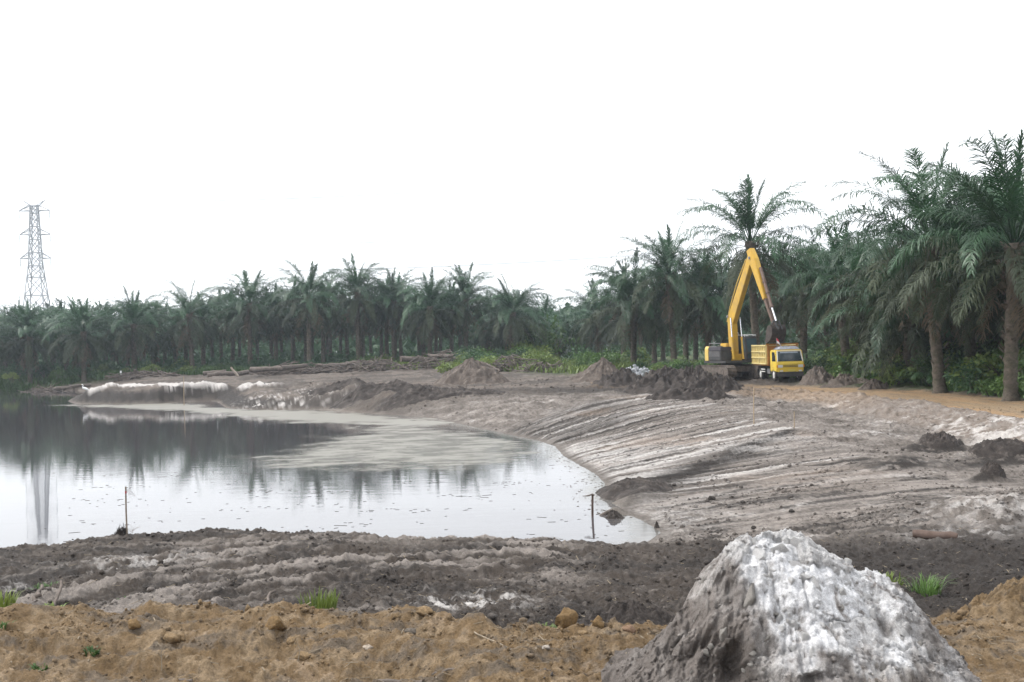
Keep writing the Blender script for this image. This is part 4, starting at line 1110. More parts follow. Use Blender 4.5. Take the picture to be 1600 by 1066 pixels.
for k, (px, py, Y, rx, ry, h) in enumerate(((1045, 600, 78, 2.6, 1.8, 1.15), (1128, 603, 69.5, 1.5, 1.2, .7), (1095, 610, 67, 2.2, 1.5, 1.0), (1035, 611, 70, 2.6, 1.4, .95), (975, 608, 78, 2.2, 1.5, .95), (1080, 620, 62, 2.6, 1.0, .55), (1085, 595, 76, 1.7, 1.4, 1.25))):
    a = atd(px, py, Y); heap('mud_heap', dkl[k], 'mud heap', a.x, Y, rx, ry, h, DK, 20 + k, 'dark mud heaps beside the excavator', rough=.5, sharp=.65, n=48)
bl = ['long dark mud bank above the film at the middle of the far shore', 'dark mud bank beside the top left end of the slope', 'rounded dark mud bank left of the long one', 'brown lumpy bank behind the dark mud banks', 'low dark bank where the slope meets the far shore']
for k, (px, py, Y, rx, ry, h) in enumerate(((600, 640, 77, 3.6, 1.6, .38), (668, 642, 72, 3.0, 1.5, .40), (540, 636, 82, 2.8, 1.5, .32), (610, 618, 86, 5.0, 2.0, .30), (720, 640, 73, 2.8, 1.3, .30))):
    a = atd(px, py, Y); heap('mud_heap', bl[k], 'mud heap', a.x, Y, rx, ry, h, BR if k == 3 else DK, 70 + k, 'dark mud banks along the far shore', rough=.55, sharp=.5, n=52)
a = atd(1278, 600, 72); heap('earth_heap', 'brown lumpy earth heap beside the right side of the truck', 'earth heap', a.x, 72, 1.1, 1.0, 1.15, BR, 41, rough=.22, n=44)
a = atd(1320, 600, 69); heap('earth_heap', 'low earth ridge along the back edge of the road', 'earth heap', a.x, 69, 1.6, 1.0, .6, BR, 42, rough=.3, n=44)
a = atd(1366, 606, 65); heap('earth_heap', 'small earth heap at the back edge of the road under the shrubs', 'earth heap', a.x, 65, .9, .7, .55, BR, 43, rough=.3, n=40)
a = at(1470, 704, .5); heap('mud_heap', 'dark clod heap left of two on the grey flat under the road bank', 'mud heap', a.x, a.y, .62, .6, .25, DK, 51, 'dark heaps on the flat under the road bank', sharp=.4, rough=.4, n=44)
a = at(1570, 718, .5); heap('mud_heap', 'broad dark heap right of two on the grey flat under the road bank', 'mud heap', a.x, a.y, 1.0, .6, .24, DK, 52, 'dark heaps on the flat under the road bank', sharp=.4, rough=.4, n=44)
a = at(1552, 745, .5); heap('mud_heap', 'small dark round heap nearest the camera on the grey flat', 'mud heap', a.x, a.y, .28, .3, .24, DK, 53, 'dark heaps on the flat under the road bank', sharp=.4, rough=.4, n=36)
a = at(958, 806, .05); heap('mud_heap', 'small dark mud lump at the water beside the broken peg', 'mud heap', a.x, a.y, .30, .32, .33, DK, 54, rough=.2, n=36)
a = at(962, 772, .05); heap('mud_heap', 'dark ragged mud bank where the drag marks meet the water', 'mud heap', a.x + .45, a.y + .3, 1.0, 1.5, .17, DK, 58, rough=.55, sharp=.5, n=60)
a = at(1026, 818, .1); heap('mud_heap', 'black clod standing on the pale shore near the broken peg', 'mud heap', a.x, a.y, .06, .06, .15, DK, 55, rough=.25, n=26)
a = at(985, 985, .7); heap('mud_heap', 'dark peat heap behind the orange ledge left of the clay mound', 'mud heap', a.x, a.y + .35, .75, .4, .27, DK, 56, rough=.3, n=60)
a = at(1575, 955, .8); heap('earth_heap', 'heap of loose orange earth at the right edge of the picture', 'earth heap', a.x + .2, a.y, .75, .5, .27, ((.145, .097, .050), (.21, .152, .092), (.10, .082, .064)), 57, rough=.42, sharp=.8, n=80)

# ------------------------------------------------------------------ the white clay mound in front
MC = (2.62, 10.45)
def mound():
    nx_, ny_ = 430, 300
    xs = np.linspace(-2.4, 2.3, nx_); ys = np.linspace(-2.2, 1.9, ny_)
    X_, Y_ = np.meshgrid(xs, ys)
    gx, gy = X_ + MC[0], Y_ + MC[1]
    px = np.array([905, 950, 1000, 1035, 1060, 1075, 1090, 1102, 1118, 1132, 1180, 1243, 1268, 1300, 1340, 1380, 1420, 1450, 1475, 1492, 1515])
    py = np.array([1110, 1062, 1010, 968, 930, 903, 893, 882, 864, 852, 846, 839, 858, 882, 903, 921, 952, 985, 1018, 1050, 1100])
    wxs = (px - 800) / FPX * 10.5; wzs = np.array([atd(a_, b_, 10.5).z for a_, b_ in zip(px, py)])
    w = fbm(gx * 1.5, gy * 1.5, 3, 201)
    zs = np.interp((gx - 2.55) * 1.085 + 2.55 + .05 * w, wxs, wzs)
    base = land(gx, gy)
    hh = np.maximum(0, zs - .66)
    u = Y_ / (1.05 + .35 * hh) + .10 * w
    fall = np.where(u < 0, np.clip(1 - np.abs(u) ** 1.35 * .95, 0, 1), np.clip(1 - np.abs(u) ** 1.6 * 1.1, 0, 1))
    side = sst(-2.35, -1.9, X_) * (1 - sst(1.75, 2.2, X_))
    Z_ = base + (hh + .02) * fall
    m = sst(.02, .22, hh * fall)
    # slabs and blocks of stiff clay, rills down the flanks, crumbs
    w1, w2, wi = worley(gx * 2.3 + .35 * w, gy * 1.7 + Z_ * 1.5, 211)
    v1, v2, vi = worley(gx * 6.5 + .5 * w, gy * 5 + Z_ * 4, 213)
    rill = ridged(gx * 2.6 - .8 * (Z_ - 1), (Z_ + gy * .4) * .55 + gx * .4, 4, 215, .6)
    left = sst(2.05, 1.55, gx + .2 * w); right = sst(3.1, 3.7, gx)
    n5 = fbm(gx * 7, gy * 5 + Z_ * 5, 5, 217, .62); n6 = fbm(gx * 22, gy * 14 + Z_ * 16, 4, 218, .6)
    blk = ((wi - .5) * .13) * sst(.0, .05, w2 - w1) - .05 * (1 - sst(.0, .06, w2 - w1)); crumbs = (vi - .4) * .04 * sst(.0, .07, v2 - v1)
    blk = blk * np.exp(-((gx - 2.5) / .55) ** 2) * sst(1.25, 1.7, Z_) + .3 * blk
    crumbs = crumbs * sst(-.1, .35, fbm(gx * 2, gy * 2 + Z_ * 2, 3, 219))
    pw = np.exp(-((gx - 2.62 - .12 * (1.9 - Z_)) / .5) ** 2) * sst(1.05, 1.6, Z_ + .25 * w)
    q5 = fbm(gx * 4.2, gy * 3 + Z_ * 3, 4, 223, .55)
    ang = np.arctan2(gx - 2.45, 2.5 - Z_); rr = np.hypot(gx - 2.45, 2.5 - Z_)
    flank = 1 - .85 * np.clip(pw * 1.3, 0, 1)
    stk = fbm(ang * 4.6 + .35 * w + gy * .5, rr * 1.3 + gy * .6, 5, 226, .6); stk2 = ridged(ang * 8 + .3 * w + gy, rr * 1.9 + gy * .7, 4, 227, .6)
    dz = m * (flank * (.055 * stk + .035 * stk2) + .30 * blk * (1 - .5 * left) * (1 - .6 * right) + .35 * crumbs + .06 * rill * (.2 + left) + .04 * (1 - .6 * pw) * ridged(gx * 2.1 + .3 * w, (gy + Z_) * 1.5, 5, 224, .62) + (.018 * q5 + .016 * n5 + .012 * n6) * (1 - .55 * pw))
    Z2 = Z_ + dz
    Yd = Y_ - m * (.06 * q5 + flank * (.06 * stk + .04 * stk2) + (.035 * n5 + .015 * n6) * (1 - .5 * pw) + .4 * blk + .3 * crumbs + .10 * rill * left)
    # hollow undercut at the front left, small hollow on the right shoulder
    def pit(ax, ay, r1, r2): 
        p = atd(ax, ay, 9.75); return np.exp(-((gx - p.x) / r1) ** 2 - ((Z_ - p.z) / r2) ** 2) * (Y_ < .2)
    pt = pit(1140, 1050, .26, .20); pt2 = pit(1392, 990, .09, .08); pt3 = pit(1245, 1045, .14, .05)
    Z2 = Z2 - .10 * pt - .03 * pt2; Yd = Yd + .45 * pt + .10 * pt2 + .12 * pt3
    # stuff of the mound
    def c(*v): return np.array(v)
    white, chalk, greyc, brownc, dark, orange = c(.62, .62, .63), c(.38, .365, .35), c(.225, .204, .19), c(.155, .134, .12), c(.035, .03, .026), c(.20, .125, .055)
    C = np.zeros(X_.shape + (3,)) + greyc
    def cm(C, col, w_): return C + (col - C) * np.clip(w_, 0, 1)[..., None]
    C = cm(C, chalk, sst(-.25, .45, n5 + .5 * w + .3 * (wi - .5)))
    core = np.exp(-((gx - 2.62 - .12 * (1.9 - Z_)) / .62) ** 2) * sst(1.05, 1.6, Z_ + .25 * w + .1 * n5)
    strip = np.exp(-((gx - (2.05 + (2.0 - Z_) * .42)) / .16) ** 2) * sst(.9, 1.3, Z_)
    sh = np.exp(-((gx - 3.15) / .38) ** 2) * sst(1.2, 1.5, Z_ + .2 * w)
    foot = np.exp(-((gx - 3.85) / .30) ** 2 - ((Z_ - 1.02) / .20) ** 2) + .9 * np.exp(-((gx - 2.35) / .13) ** 2 - ((Z_ - 1.0) / .14) ** 2)
    wt = np.maximum.reduce([core, strip * .9, sh * .95, foot])
    C = cm(C, white, 1.5 * wt * sst(-.75, -.05, n5 * .9 + .5 * w + .25 * n6))
    C = cm(C, chalk * .9, .6 * wt * (wi > .62))
    C = cm(C, brownc, .85 * left * sst(-.35, .35, rill * .4 - n5 * .5 + .1)); C = cm(C, greyc * 1.25, .5 * left * sst(.1, .6, n6 + .4 * rill))
    C = cm(C, brownc, .75 * flank * (1 - .6 * wt) * sst(-.05, .4, stk + .35 * n6)); C = cm(C, chalk * 1.15, .7 * flank * sst(.05, .45, -stk + .3 * n6) * (1 - .4 * left)); C = cm(C, dark * 1.4, .7 * flank * (1 - .7 * wt) * sst(.05, .5, -stk2 - .1))
    low = (1 - sst(1.0, 1.45, Z_ + .3 * w + .12 * n5)) * (1 - left * .6)
    C = cm(C, brownc, .75 * low * sst(-.4, .25, n5 + .3)); C = cm(C, dark, .8 * low * sst(.15, .5, n5 - .3 * w)); C = cm(C, orange, .8 * low * sst(.1, .4, w + .3 * n6) * sst(2.3, 2.6, gx) * (1 - sst(3.0, 3.3, gx)))
    C = cm(C, dark, .7 * sst(.25, .6, -n5 + .4 * n6) * (1 - wt) * .8)
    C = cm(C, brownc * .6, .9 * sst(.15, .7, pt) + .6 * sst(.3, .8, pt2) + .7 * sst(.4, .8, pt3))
    C = cm(C, brownc * .8, .75 * sst(.15, .5, ridged(gx * 1.6 - .6 * Z_, Z_ * .8 + gy * .5, 4, 225, .6) - .9 * wt) * (1 - wt))
    mb_ = np.stack([X_, Yd, Z2 - .7], -1).reshape(-1, 3)
    ix = np.arange(nx_ * ny_).reshape(ny_, nx_)
    f = np.stack([ix[:-1, :-1], ix[:-1, 1:], ix[1:, 1:], ix[1:, :-1]], -1).reshape(-1, 4)
    keep = (hh * fall > .004).reshape(-1)
    f = f[keep[f].any(1)]
    t = thing('clay_mound', 'big mound of white and grey clay lumps in the right foreground', 'clay mound', (MC[0], MC[1], .7))
    M_clay = soilmat('white_clay', .025, 'soil', 14, 70)
    link('mound_body', npmesh('mound_body', mb_, f, M_clay, True, C.reshape(-1, 3)), t)
    return t, (xs, ys, Z2, C, M_clay, Yd)
mound_o, MD = mound()
def chunk_mesh(rng, name, col, mat, flat=.75):
    bm = bmesh.new()
    for k in range(15):
        v = Vector(rng.normal(size=3)); v.normalize(); v *= rng.uniform(.75, 1.1); bm.verts.new((v.x, v.y, v.z * flat))
    bmesh.ops.convex_hull(bm, input=bm.verts)
    for v in [v for v in bm.verts if not v.link_faces]: bm.verts.remove(v)
    bmesh.ops.bevel(bm, geom=list(bm.edges), offset=.035, segments=1, affect='EDGES')
    me = bpy.data.meshes.new(name); bm.to_mesh(me); bm.free()
    ca = me.color_attributes.new('soil', 'FLOAT_COLOR', 'POINT')
    cc = np.ones((len(me.vertices), 4), dtype=np.float32); cc[:, :3] = np.array(col) * rng.uniform(.85, 1.1)
    ca.data.foreach_set('color', cc.ravel()); me.materials.append(mat)
    return me
def mound_z(px, py):
    """where the line of sight meets the front of the mound"""
    xs, ys, Z2, C, _, Yd = MD
    d = ray(px, py); 
    for Yt in np.linspace(8.3, 11.6, 330):
        p = CAM + d * (Yt / d.y)
        i = int(round((p.x - MC[0] - xs[0]) / (xs[1] - xs[0]))); j = int(round((p.y - MC[1] - ys[0]) / (ys[1] - ys[0])))
        if 0 <= i < len(xs) and 0 <= j < len(ys) and p.z < Z2[j, i]: return p
    return None
rc = np.random.default_rng(9)
CHW = [chunk_mesh(rc, 'clay_lump', (.56, .55, .54), MD[4]) for _ in range(5)]
CHG = [chunk_mesh(rc, 'clay_lump', (.33, .31, .285), MD[4]) for _ in range(4)]
CHD = [chunk_mesh(rc, 'clay_lump', (.16, .14, .125), MD[4]) for _ in range(4)]
LP = [(1218, 862, .115, 0), (1190, 868, .10, 0), (1246, 846, .09, 0), (1175, 930, .16, 0), (1166, 962, .10, 0), (1088, 897, .10, 1), (1243, 976, .055, 0), (1232, 972, .05, 1), (1218, 968, .06, 1), (1202, 996, .06, 1), (1260, 902, .08, 0),
      (1150, 860, .06, 1), (1300, 890, .06, 0), (1340, 930, .05, 0), (1325, 915, .06, 0), (1275, 915, .09, 0), (1220, 985, .05, 1), (1365, 960, .06, 1), (1290, 960, .05, 1), (1140, 1000, .08, 1), (1100, 960, .07, 1), (1180, 1010, .06, 1), (1330, 985, .05, 1),
      (1240, 1012, .06, 1), (1410, 1000, .05, 1), (1440, 1010, .06, 0), (1270, 935, .05, 0), (1255, 950, .04, 0), (1195, 905, .07, 0), (1145, 905, .05, 1), (1315, 950, .05, 0), (1238, 882, .09, 0), (1210, 890, .06, 0), (1160, 885, .06, 0), (1280, 875, .06, 0)]
for px, py, r, g in LP:
    p = mound_z(px, py)
    if p is None: continue
    i = int(np.clip(round((p.x - MC[0] - MD[0][0]) / (MD[0][1] - MD[0][0])), 0, 429)); j = int(np.clip(round((p.y - MC[1] - MD[1][0]) / (MD[1][1] - MD[1][0])), 0, 299))
    br_ = MD[3][j, i].mean(); r *= 1 if br_ > .25 else .7
    me = (CHW if br_ > .42 else (CHG if br_ > .2 else CHD))[int(rc.integers(4))]
    link('clay_lump', me, mound_o, (p.x - MC[0], p.y - MC[1] + r * .35, p.z - .7 - r * .25), tuple(rc.random(3) * 6.28), (r * rc.uniform(.9, 1.25), r, r * rc.uniform(.8, 1.05)))

for k in range(150):
    p = mound_z(rc.uniform(1040, 1470), 845 + 215 * rc.random() ** 1.1)
    if p is None or p.z < .8: continue
    r = .018 + .05 * rc.random() ** 2.5
    i = int(np.clip(round((p.x - MC[0] - MD[0][0]) / (MD[0][1] - MD[0][0])), 0, 429)); j = int(np.clip(round((p.y - MC[1] - MD[1][0]) / (MD[1][1] - MD[1][0])), 0, 299))
    bright = MD[3][j, i].mean()
    if bright < .2 and rc.random() < .6: continue
    me = (CHG if bright < .4 else CHW)[int(rc.integers(4))]
    link('clay_lump', me, mound_o, (p.x - MC[0], p.y - MC[1] + r * .3, p.z - .7 - r * .2), tuple(rc.random(3) * 6.28), (r * rc.uniform(.9, 1.4), r, r * rc.uniform(.7, 1.05)))

# loose clods and crumbs
def ico(sub):
    bm = bmesh.new(); bmesh.ops.create_icosphere(bm, subdivisions=sub, radius=1)
    v = np.array([x.co[:] for x in bm.verts]); f = np.array([[q.index for q in p.verts] for p in bm.faces]); bm.free(); return v, f
ICO = {s: ico(s) for s in (1, 2, 3)}
def clod_shapes(rng, sub, n):
    out = []
    for k in range(n):
        v, f = ICO[sub]
        a = rng.random(3) * 50
        d = 1 + .38 * gnoise(v[:, 0] * 1.4 + a[0], v[:, 1] * 1.4 + v[:, 2] * 1.1 + a[1], k) + .22 * gnoise(v[:, 1] * 3.1 + a[2], v[:, 2] * 3.1 + v[:, 0] * 1.7, k + 50)
        out.append((v * d[:, None] * np.array([1, rng.uniform(.7, 1.1), rng.uniform(.55, .85)]), f))
    return out
def clods(name, X_, Y_, size, cols, seed, sub=1, sink=.25, zf=None, mat=None, own=False):
    rng = np.random.default_rng(seed)
    shp = clod_shapes(rng, sub, 12)
    n = len(X_)
    Z_, gc, _ = land(X_, Y_, True)
    if zf is not None: Z_ = zf
    if not own: cols = (gc * rng.uniform(.65, 1.05, (n, 1)) * .75 + cols * .25)
    Vs = []; Fs = []; Cs = []; off = 0
    pick = rng.integers(12, size=n)
    for k in range(12):
        ii = np.where(pick == k)[0]
        if not len(ii): continue
        v, f = shp[k]; m = len(ii)
        a = rng.random(m) * 6.283; b = rng.normal(size=m) * .5
        ca, sa, cb, sb = np.cos(a), np.sin(a), np.cos(b), np.sin(b)
        x = v[None, :, 0] * cb[:, None] - v[None, :, 2] * sb[:, None]; z = v[None, :, 0] * sb[:, None] + v[None, :, 2] * cb[:, None]; y = np.repeat(v[None, :, 1], m, 0)
        x2 = x * ca[:, None] - y * sa[:, None]; y2 = x * sa[:, None] + y * ca[:, None]
        s = size[ii][:, None]
        Vs.append(np.stack([x2 * s + X_[ii][:, None], y2 * s + Y_[ii][:, None], z * s + (Z_[ii] + size[ii] * (.55 - sink))[:, None]], -1).reshape(-1, 3))
        Fs.append((f[None] + (np.arange(m) * len(v))[:, None, None] + off).reshape(-1, 3)); off += m * len(v)
        Cs.append(np.repeat(cols[ii], len(v), 0))
    me = npmesh(name, np.vstack(Vs), np.vstack(Fs), mat or M_soil, sub > 1, np.vstack(Cs))
    return tag(link(name, me), kind='stuff')
rk = np.random.default_rng(19)
def pickcol(n, opts, w):
    o = np.array(opts); return o[rk.choice(len(o), size=n, p=np.array(w) / sum(w))] * rk.uniform(.75, 1.25, (n, 1))
# crumbs that lie on the mound and have rolled to its foot
n = 2600
px_ = rk.uniform(960, 1490, n); py_ = rk.uniform(850, 1066, n)
XM, YM, ZM, SM_, CM_ = [], [], [], [], []
xs_, ys_, Z2_, C_, _, Yd_ = MD
ii = rk.integers(0, len(xs_), n * 3); jj = rk.integers(0, int(len(ys_) * .75), n * 3)
for i, j in zip(ii, jj):
    if Z2_[j, i] < .78: continue
    if rk.random() > .35 + .65 * (Z2_[j, i] < 1.3): continue
    XM.append(xs_[i] + MC[0]); YM.append(Yd_[j, i] + MC[1]); ZM.append(Z2_[j, i]); SM_.append(min(.035, .009 * math.exp(rk.normal() * .55))); CM_.append(np.minimum(C_[j, i] * rk.uniform(.7, 1.35), .62))
clods('clay_crumbs', np.array(XM), np.array(YM), np.array(SM_), np.array(CM_), 11, 1, .45, zf=np.array(ZM), mat=MD[4], own=True)
# orange crumbs over the ledge
n = 7000
X_ = rk.uniform(-6.6, 5.6, n); Y_ = orange_edge(X_) - np.abs(rk.normal(0, 1.1, n)) + .1
sz = np.clip(.0095 * np.exp(rk.normal(0, .6, n)), .006, .06)
keep = fbm(X_ * 1.1, Y_ * 1.6, 3, 221) > -.12
clods('orange_crumbs', X_[keep], Y_[keep], sz[keep], pickcol(n, [(.16, .10, .045), (.23, .16, .09), (.085, .07, .058), (.20, .17, .14)], [5, 3, 2, .8])[keep], 5, 1)
# dark crumbs over the near bank
n = 15000
D_r = rk.uniform(0, 1, n); Y_ = 13.0 + 9.2 * D_r ** 1.1; X_ = rk.uniform(-.52, .52, n) * Y_
dn = fbm(X_ * .8, Y_ * .8, 4, 231, .6); sdv = sdf(X_, Y_)
keep = (dn > .02 - .12 * (X_ > 0)) & (Y_ > orange_edge(X_) + .1) & (sdv > .05)
sz = np.clip(.014 * np.exp(rk.normal(0, .55, n)), .009, .06)
clods('peat_crumbs', X_[keep], Y_[keep], sz[keep], pickcol(n, [(.045, .038, .035), (.075, .063, .056), (.12, .105, .095), (.22, .20, .19)], [5, 4, 2, .5])[keep], 6, 1, .35)
# crumbs on the flats at the right
n = 7500
Y_ = 22 + 24 * rk.random(n) ** 1.3; X_ = rk.uniform(.12, .50, n) * Y_
dn = fbm(X_ * .5, Y_ * .5, 4, 241, .6); sdv = sdf(X_, Y_)
keep = (dn > .05) & (sdv > .4)
sz = np.clip(.022 * np.exp(rk.normal(0, .5, n)), .015, .08)
clods('mud_crumbs', X_[keep], Y_[keep], sz[keep], pickcol(n, [(.05, .043, .04), (.10, .085, .075), (.22, .19, .175)], [3, 4, 3])[keep], 7, 1, .35)
# crumbs on the dragged slope
n = 5200
Y_ = rk.uniform(24, 72, n); X_ = rk.uniform(-4, 10, n)
sdv = sdf(X_, Y_); dn = fbm(X_ * .4, Y_ * .4, 4, 247, .6)
keep = (sdv > .15) & (dn > -.1) & (X_ > -3)
sz = np.clip(.018 * np.exp(rk.normal(0, .5, n)), .012, .06)
clods('slope_crumbs', X_[keep], Y_[keep], sz[keep], pickcol(n, [(.05, .043, .04), (.12, .10, .09), (.30, .28, .27)], [3, 3, 2])[keep], 9, 1, .35)
# straw, leaf ribs and root bits lying about
n = 1500
Y_ = 11.3 + 9.5 * rk.random(n) ** 1.6; X_ = rk.uniform(-.5, .5, n) * Y_
sdv = sdf(X_, Y_); kp = sdv > .2; X_, Y_ = X_[kp], Y_[kp]; Z_ = land(X_, Y_)
mb = MB()
for x, y, z in zip(X_, Y_, Z_):
    a = rk.random() * 3.14; L = .03 + .14 * rk.random() ** 2.5; w = .0025 + .003 * rk.random()
    d = Vector((math.cos(a), math.sin(a), rk.normal() * .25)).normalized() * L
    p = Vector((x, y, z + .012)); mb.bar(p - d * .5, p + d * .5, w * 2, w)
tag(mb.build('dry_litter', simple('dry_straw', (.20, .165, .12), .9, var=.5, scale=3, spec=.1)), kind='stuff')
# crumbs along the top of the slope and the far bank
n = 4200
Y_ = rk.uniform(55, 105, n); X_ = rk.uniform(-.26, .24, n) * Y_
dn = fbm(X_ * .22, Y_ * .22, 4, 251, .6); sdv = sdf(X_, Y_); rdv = road_d(X_, Y_)
keep = (dn > .0) & (sdv > .6) & (rdv < -.2) & ~((X_ < 9.5) & (Y_ < 74) & (X_ > -3))
sz = np.clip(.05 * np.exp(rk.normal(0, .45, n)), .03, .17)
clods('far_clods', X_[keep], Y_[keep], sz[keep], pickcol(n, [(.05, .043, .04), (.10, .085, .075), (.20, .175, .16)], [3, 4, 2])[keep], 8, 1, .35)
# clods big enough to point at
def clod(px, py, zg, r, col, label, seed, tall=1.0, group=None):
    rng = np.random.default_rng(seed); v, f = ICO[3]
    a = rng.random(3) * 40
    d = 1 + .34 * gnoise(v[:, 0] * 1.3 + a[0], v[:, 1] * 1.3 + v[:, 2] + a[1], seed) + .16 * gnoise(v[:, 1] * 3 + a[2], v[:, 2] * 3 + v[:, 0] * 1.7, seed + 1) + .07 * gnoise(v[:, 0] * 8, v[:, 2] * 8 + v[:, 1] * 5, seed + 2)
    v = v * d[:, None]
    for q in range(7):
        nrm = rng.normal(size=3); nrm /= np.linalg.norm(nrm); h = rng.uniform(.55, .8)
        s = v @ nrm; v = v - np.maximum(0, s - h)[:, None] * nrm * .85
    v = v * np.array([r, r * .85, r * .8 * tall])
    p = at(px, py, zg); z = gz(p.x, p.y)
    C = np.array(col) * (1 + .25 * gnoise(v[:, 0] * 30 + a[0], v[:, 2] * 30 + v[:, 1] * 20, 3))[:, None]
    o = link('soil_clod', npmesh('soil_clod', v, f, M_soil, True, C), None, (p.x, p.y, z + r * .42 * tall))
    return tag(o, label, 'clod', group)
OR, ORP, DKC = (.18, .115, .052), (.215, .148, .08), (.036, .03, .026)
G = 'clods on the orange ledge'
clod(886, 988, .8, .15, OR, 'tall pointed orange clod standing at the dark edge left of the clay mound', 1, 1.35, G)
clod(935, 1003, .8, .07, OR, 'small upright orange clod right of the pointed one', 2, 1.3, G)
clod(911, 1008, .8, .05, ORP, 'low pale clod between the two upright orange clods', 3, 1, G)
clod(984, 1004, .8, .075, (.22, .14, .09), 'reddish flat clod nearest the clay mound', 4, .7, G)
clod(1038, 968, .7, .04, ORP, 'little orange clod on the dark soil beside the clay mound', 5, 1, G)
clod(432, 994, .85, .13, OR, 'large cracked orange clod below the grass tuft', 6, 1.0, G)
clod(455, 1001, .85, .075, ORP, 'orange clod touching the large cracked one', 7, .9, G)
clod(475, 1012, .85, .10, ORP, 'pale rounded clod by the dry twig', 8, .8, G)
clod(512, 980, .9, .12, OR, 'wide orange clod jutting from the ledge right of the grass tuft', 9, .6, G)
clod(210, 985, .9, .085, OR, 'orange clod on the ledge left of the bare twig', 10, 1.0, G)
clod(268, 1000, .85, .10, ORP, 'yellowish clod just right of the bare twig', 11, .8, G)
clod(300, 1034, .78, .085, OR, 'round orange clod on the lower step', 12, .9, G)
clod(575, 1012, .85, .05, (.36, .30, .24), 'pale pebble like clod in the middle of the ledge', 13, .9, G)
clod(853, 1030, .78, .045, (.34, .30, .26), 'pale round stone set in the orange face', 14, .8, G)
clod(640, 988, .9, .09, (.13, .11, .09), 'dark brown clod on top of the orange ledge', 15, .8, G)
clod(665, 972, .9, .11, ORP, 'flaky orange slab at the end of the left ledge', 16, .6, G)
clod(1105, 822, .3, .05, DKC, 'lone dark clod on the pale shore above the clay mound', 17, 1, 'dark clods on the pale slope')
clod(1112, 768, .4, .10, DKC, 'dark clod in the middle of the pale slope', 18, .8, 'dark clods on the pale slope')
clod(1236, 783, .5, .07, DKC, 'dark double clod right of the pale slope', 19, .9, 'dark clods on the pale slope')
clod(1177, 806, .45, .06, DKC, 'dark clod left of the double clod', 20, .9, 'dark clods on the pale slope')
# ------------------------------------------------------------------ pegs, sticks, logs, stones
M_wood = simple('weathered_wood', (.20, .165, .13), .85, var=.35, scale=14, bump=.006, spec=.15)
M_peg = simple('peg_wood', (.30, .235, .16), .8, var=.3, scale=18, spec=.15)
M_red = simple('red_paint', (.30, .035, .04), .55, var=.25, scale=20)
M_cloth_r = simple('flag_red', (.55, .035, .05), .8, var=.1, scale=5, spec=.1)
M_cloth_w = simple('flag_white', (.74, .73, .72), .8, var=.06, scale=5, spec=.1)
M_film, nt_, b_, o_ = nodemat('clear_plastic_strip')
b_.inputs['Base Color'].default_value = (.75, .75, .76, 1); b_.inputs['Roughness'].default_value = .25; b_.inputs['Alpha'].default_value = .6
M_log = simple('dead_log', (.125, .105, .092), .9, var=.45, scale=5, bump=.03, spec=.15, dirt=(.08, .065, .055), dirt_amt=.7)
M_logr = simple('reddish_log', (.095, .066, .053), .85, var=.4, scale=7, bump=.015, spec=.2, dirt=(.07, .055, .05), dirt_amt=.6)
M_cut = simple('cut_wood', (.30, .25, .20), .8, var=.3, scale=20)

# flagged peg on the near bank
p = at(199, 842, .55); px_ = p.x; py_ = p.y
t = thing('survey_peg', 'thin peg with a red band and a pale plastic strip on the near bank', 'survey peg', (px_, py_, gz(px_, py_)))
MB().tube([(0, 0, -.15), (-.01, 0, .45), (-.005, .0, .93)], [.017, .016, .015], 7).build('stick', M_wood, t)
MB().tube([(-.006, 0, .80), (-.005, 0, .845)], [.0175, .017], 7).build('red_band', M_red, t)
mb = MB(); pts = [(0, .88), (.05, .875), (.10, .84), (.145, .80), (.165, .765)]
for (x0, z0), (x1, z1) in zip(pts[:-1], pts[1:]):
    mb.quad((x0, .0, z0), (x1, .02, z1), (x1 - .035, .03, z1 - .055), (x0 - .0, .01, z0 - .035))
mb.quad((.0, 0, .84), (.04, 0, .78), (.12, -.01, .755), (.10, -.01, .80)); mb.build('plastic_strip', M_film, t)
# tuft of dead roots at its foot
rr_ = np.random.default_rng(3)
t = thing('root_clump', 'upright clump of dark dead roots leaning on the flagged peg', 'root clump', (px_ - .14, py_ + .02, gz(px_ - .14, py_) - .02))
mb = MB()
for k in range(150):
    a = rr_.random() * 6.283; r = .125 * math.sqrt(rr_.random()); h = (.30 - r * 1.3) * rr_.uniform(.5, 1.15)
    b0 = Vector((math.cos(a) * r, math.sin(a) * r * .7, -.02)); 
    mb.tube([b0, b0 + Vector((rr_.normal() * .02 + .02, rr_.normal() * .02, h * .6)), b0 + Vector((rr_.normal() * .03 + .055 - b0.x * .35, rr_.normal() * .03, h))], [.009, .007, .002], 4, False)
mb.build('root_mass', simple('dark_root', (.055, .047, .042), .9, var=.4, scale=20, spec=.1), t)
def twig(px, py, zg, h, label, seed, spread=.6, n=5, mat=None, r=.006, lean=(0, 0)):
    rng = np.random.default_rng(seed); p = at(px, py, zg)
    mb = MB(); tip = Vector((lean[0], lean[1], h))
    mid = tip * .5 + Vector((rng.normal() * .02, 0, 0))
    mb.tube([(0, 0, -.06), mid, tip], [r, r * .8, r * .4], 5)
    for k in range(n):
        f = rng.uniform(.45, 1.0); b0 = tip * f
        d = Vector((rng.normal(), rng.normal() * .6, rng.uniform(.1, 1.0))).normalized() * h * spread * rng.uniform(.3, .8)
        mb.tube([b0, b0 + d * .5 + Vector((0, 0, .02)), b0 + d], [r * .6, r * .45, r * .2], 4, False)
    o = mb.build('dry_twig', mat or M_dry); o.location = (p.x, p.y, gz(p.x, p.y))
    return tag(o, label, 'twig')
twig(204, 840, .55, .14, 'spray of thin bare twigs fanning right from the flagged peg', 1, 1.8, 7, M_wood, .005, (.06, 0))
twig(252, 1028, .8, .26, 'bare branching twig standing on the orange step', 2, .7, 6)
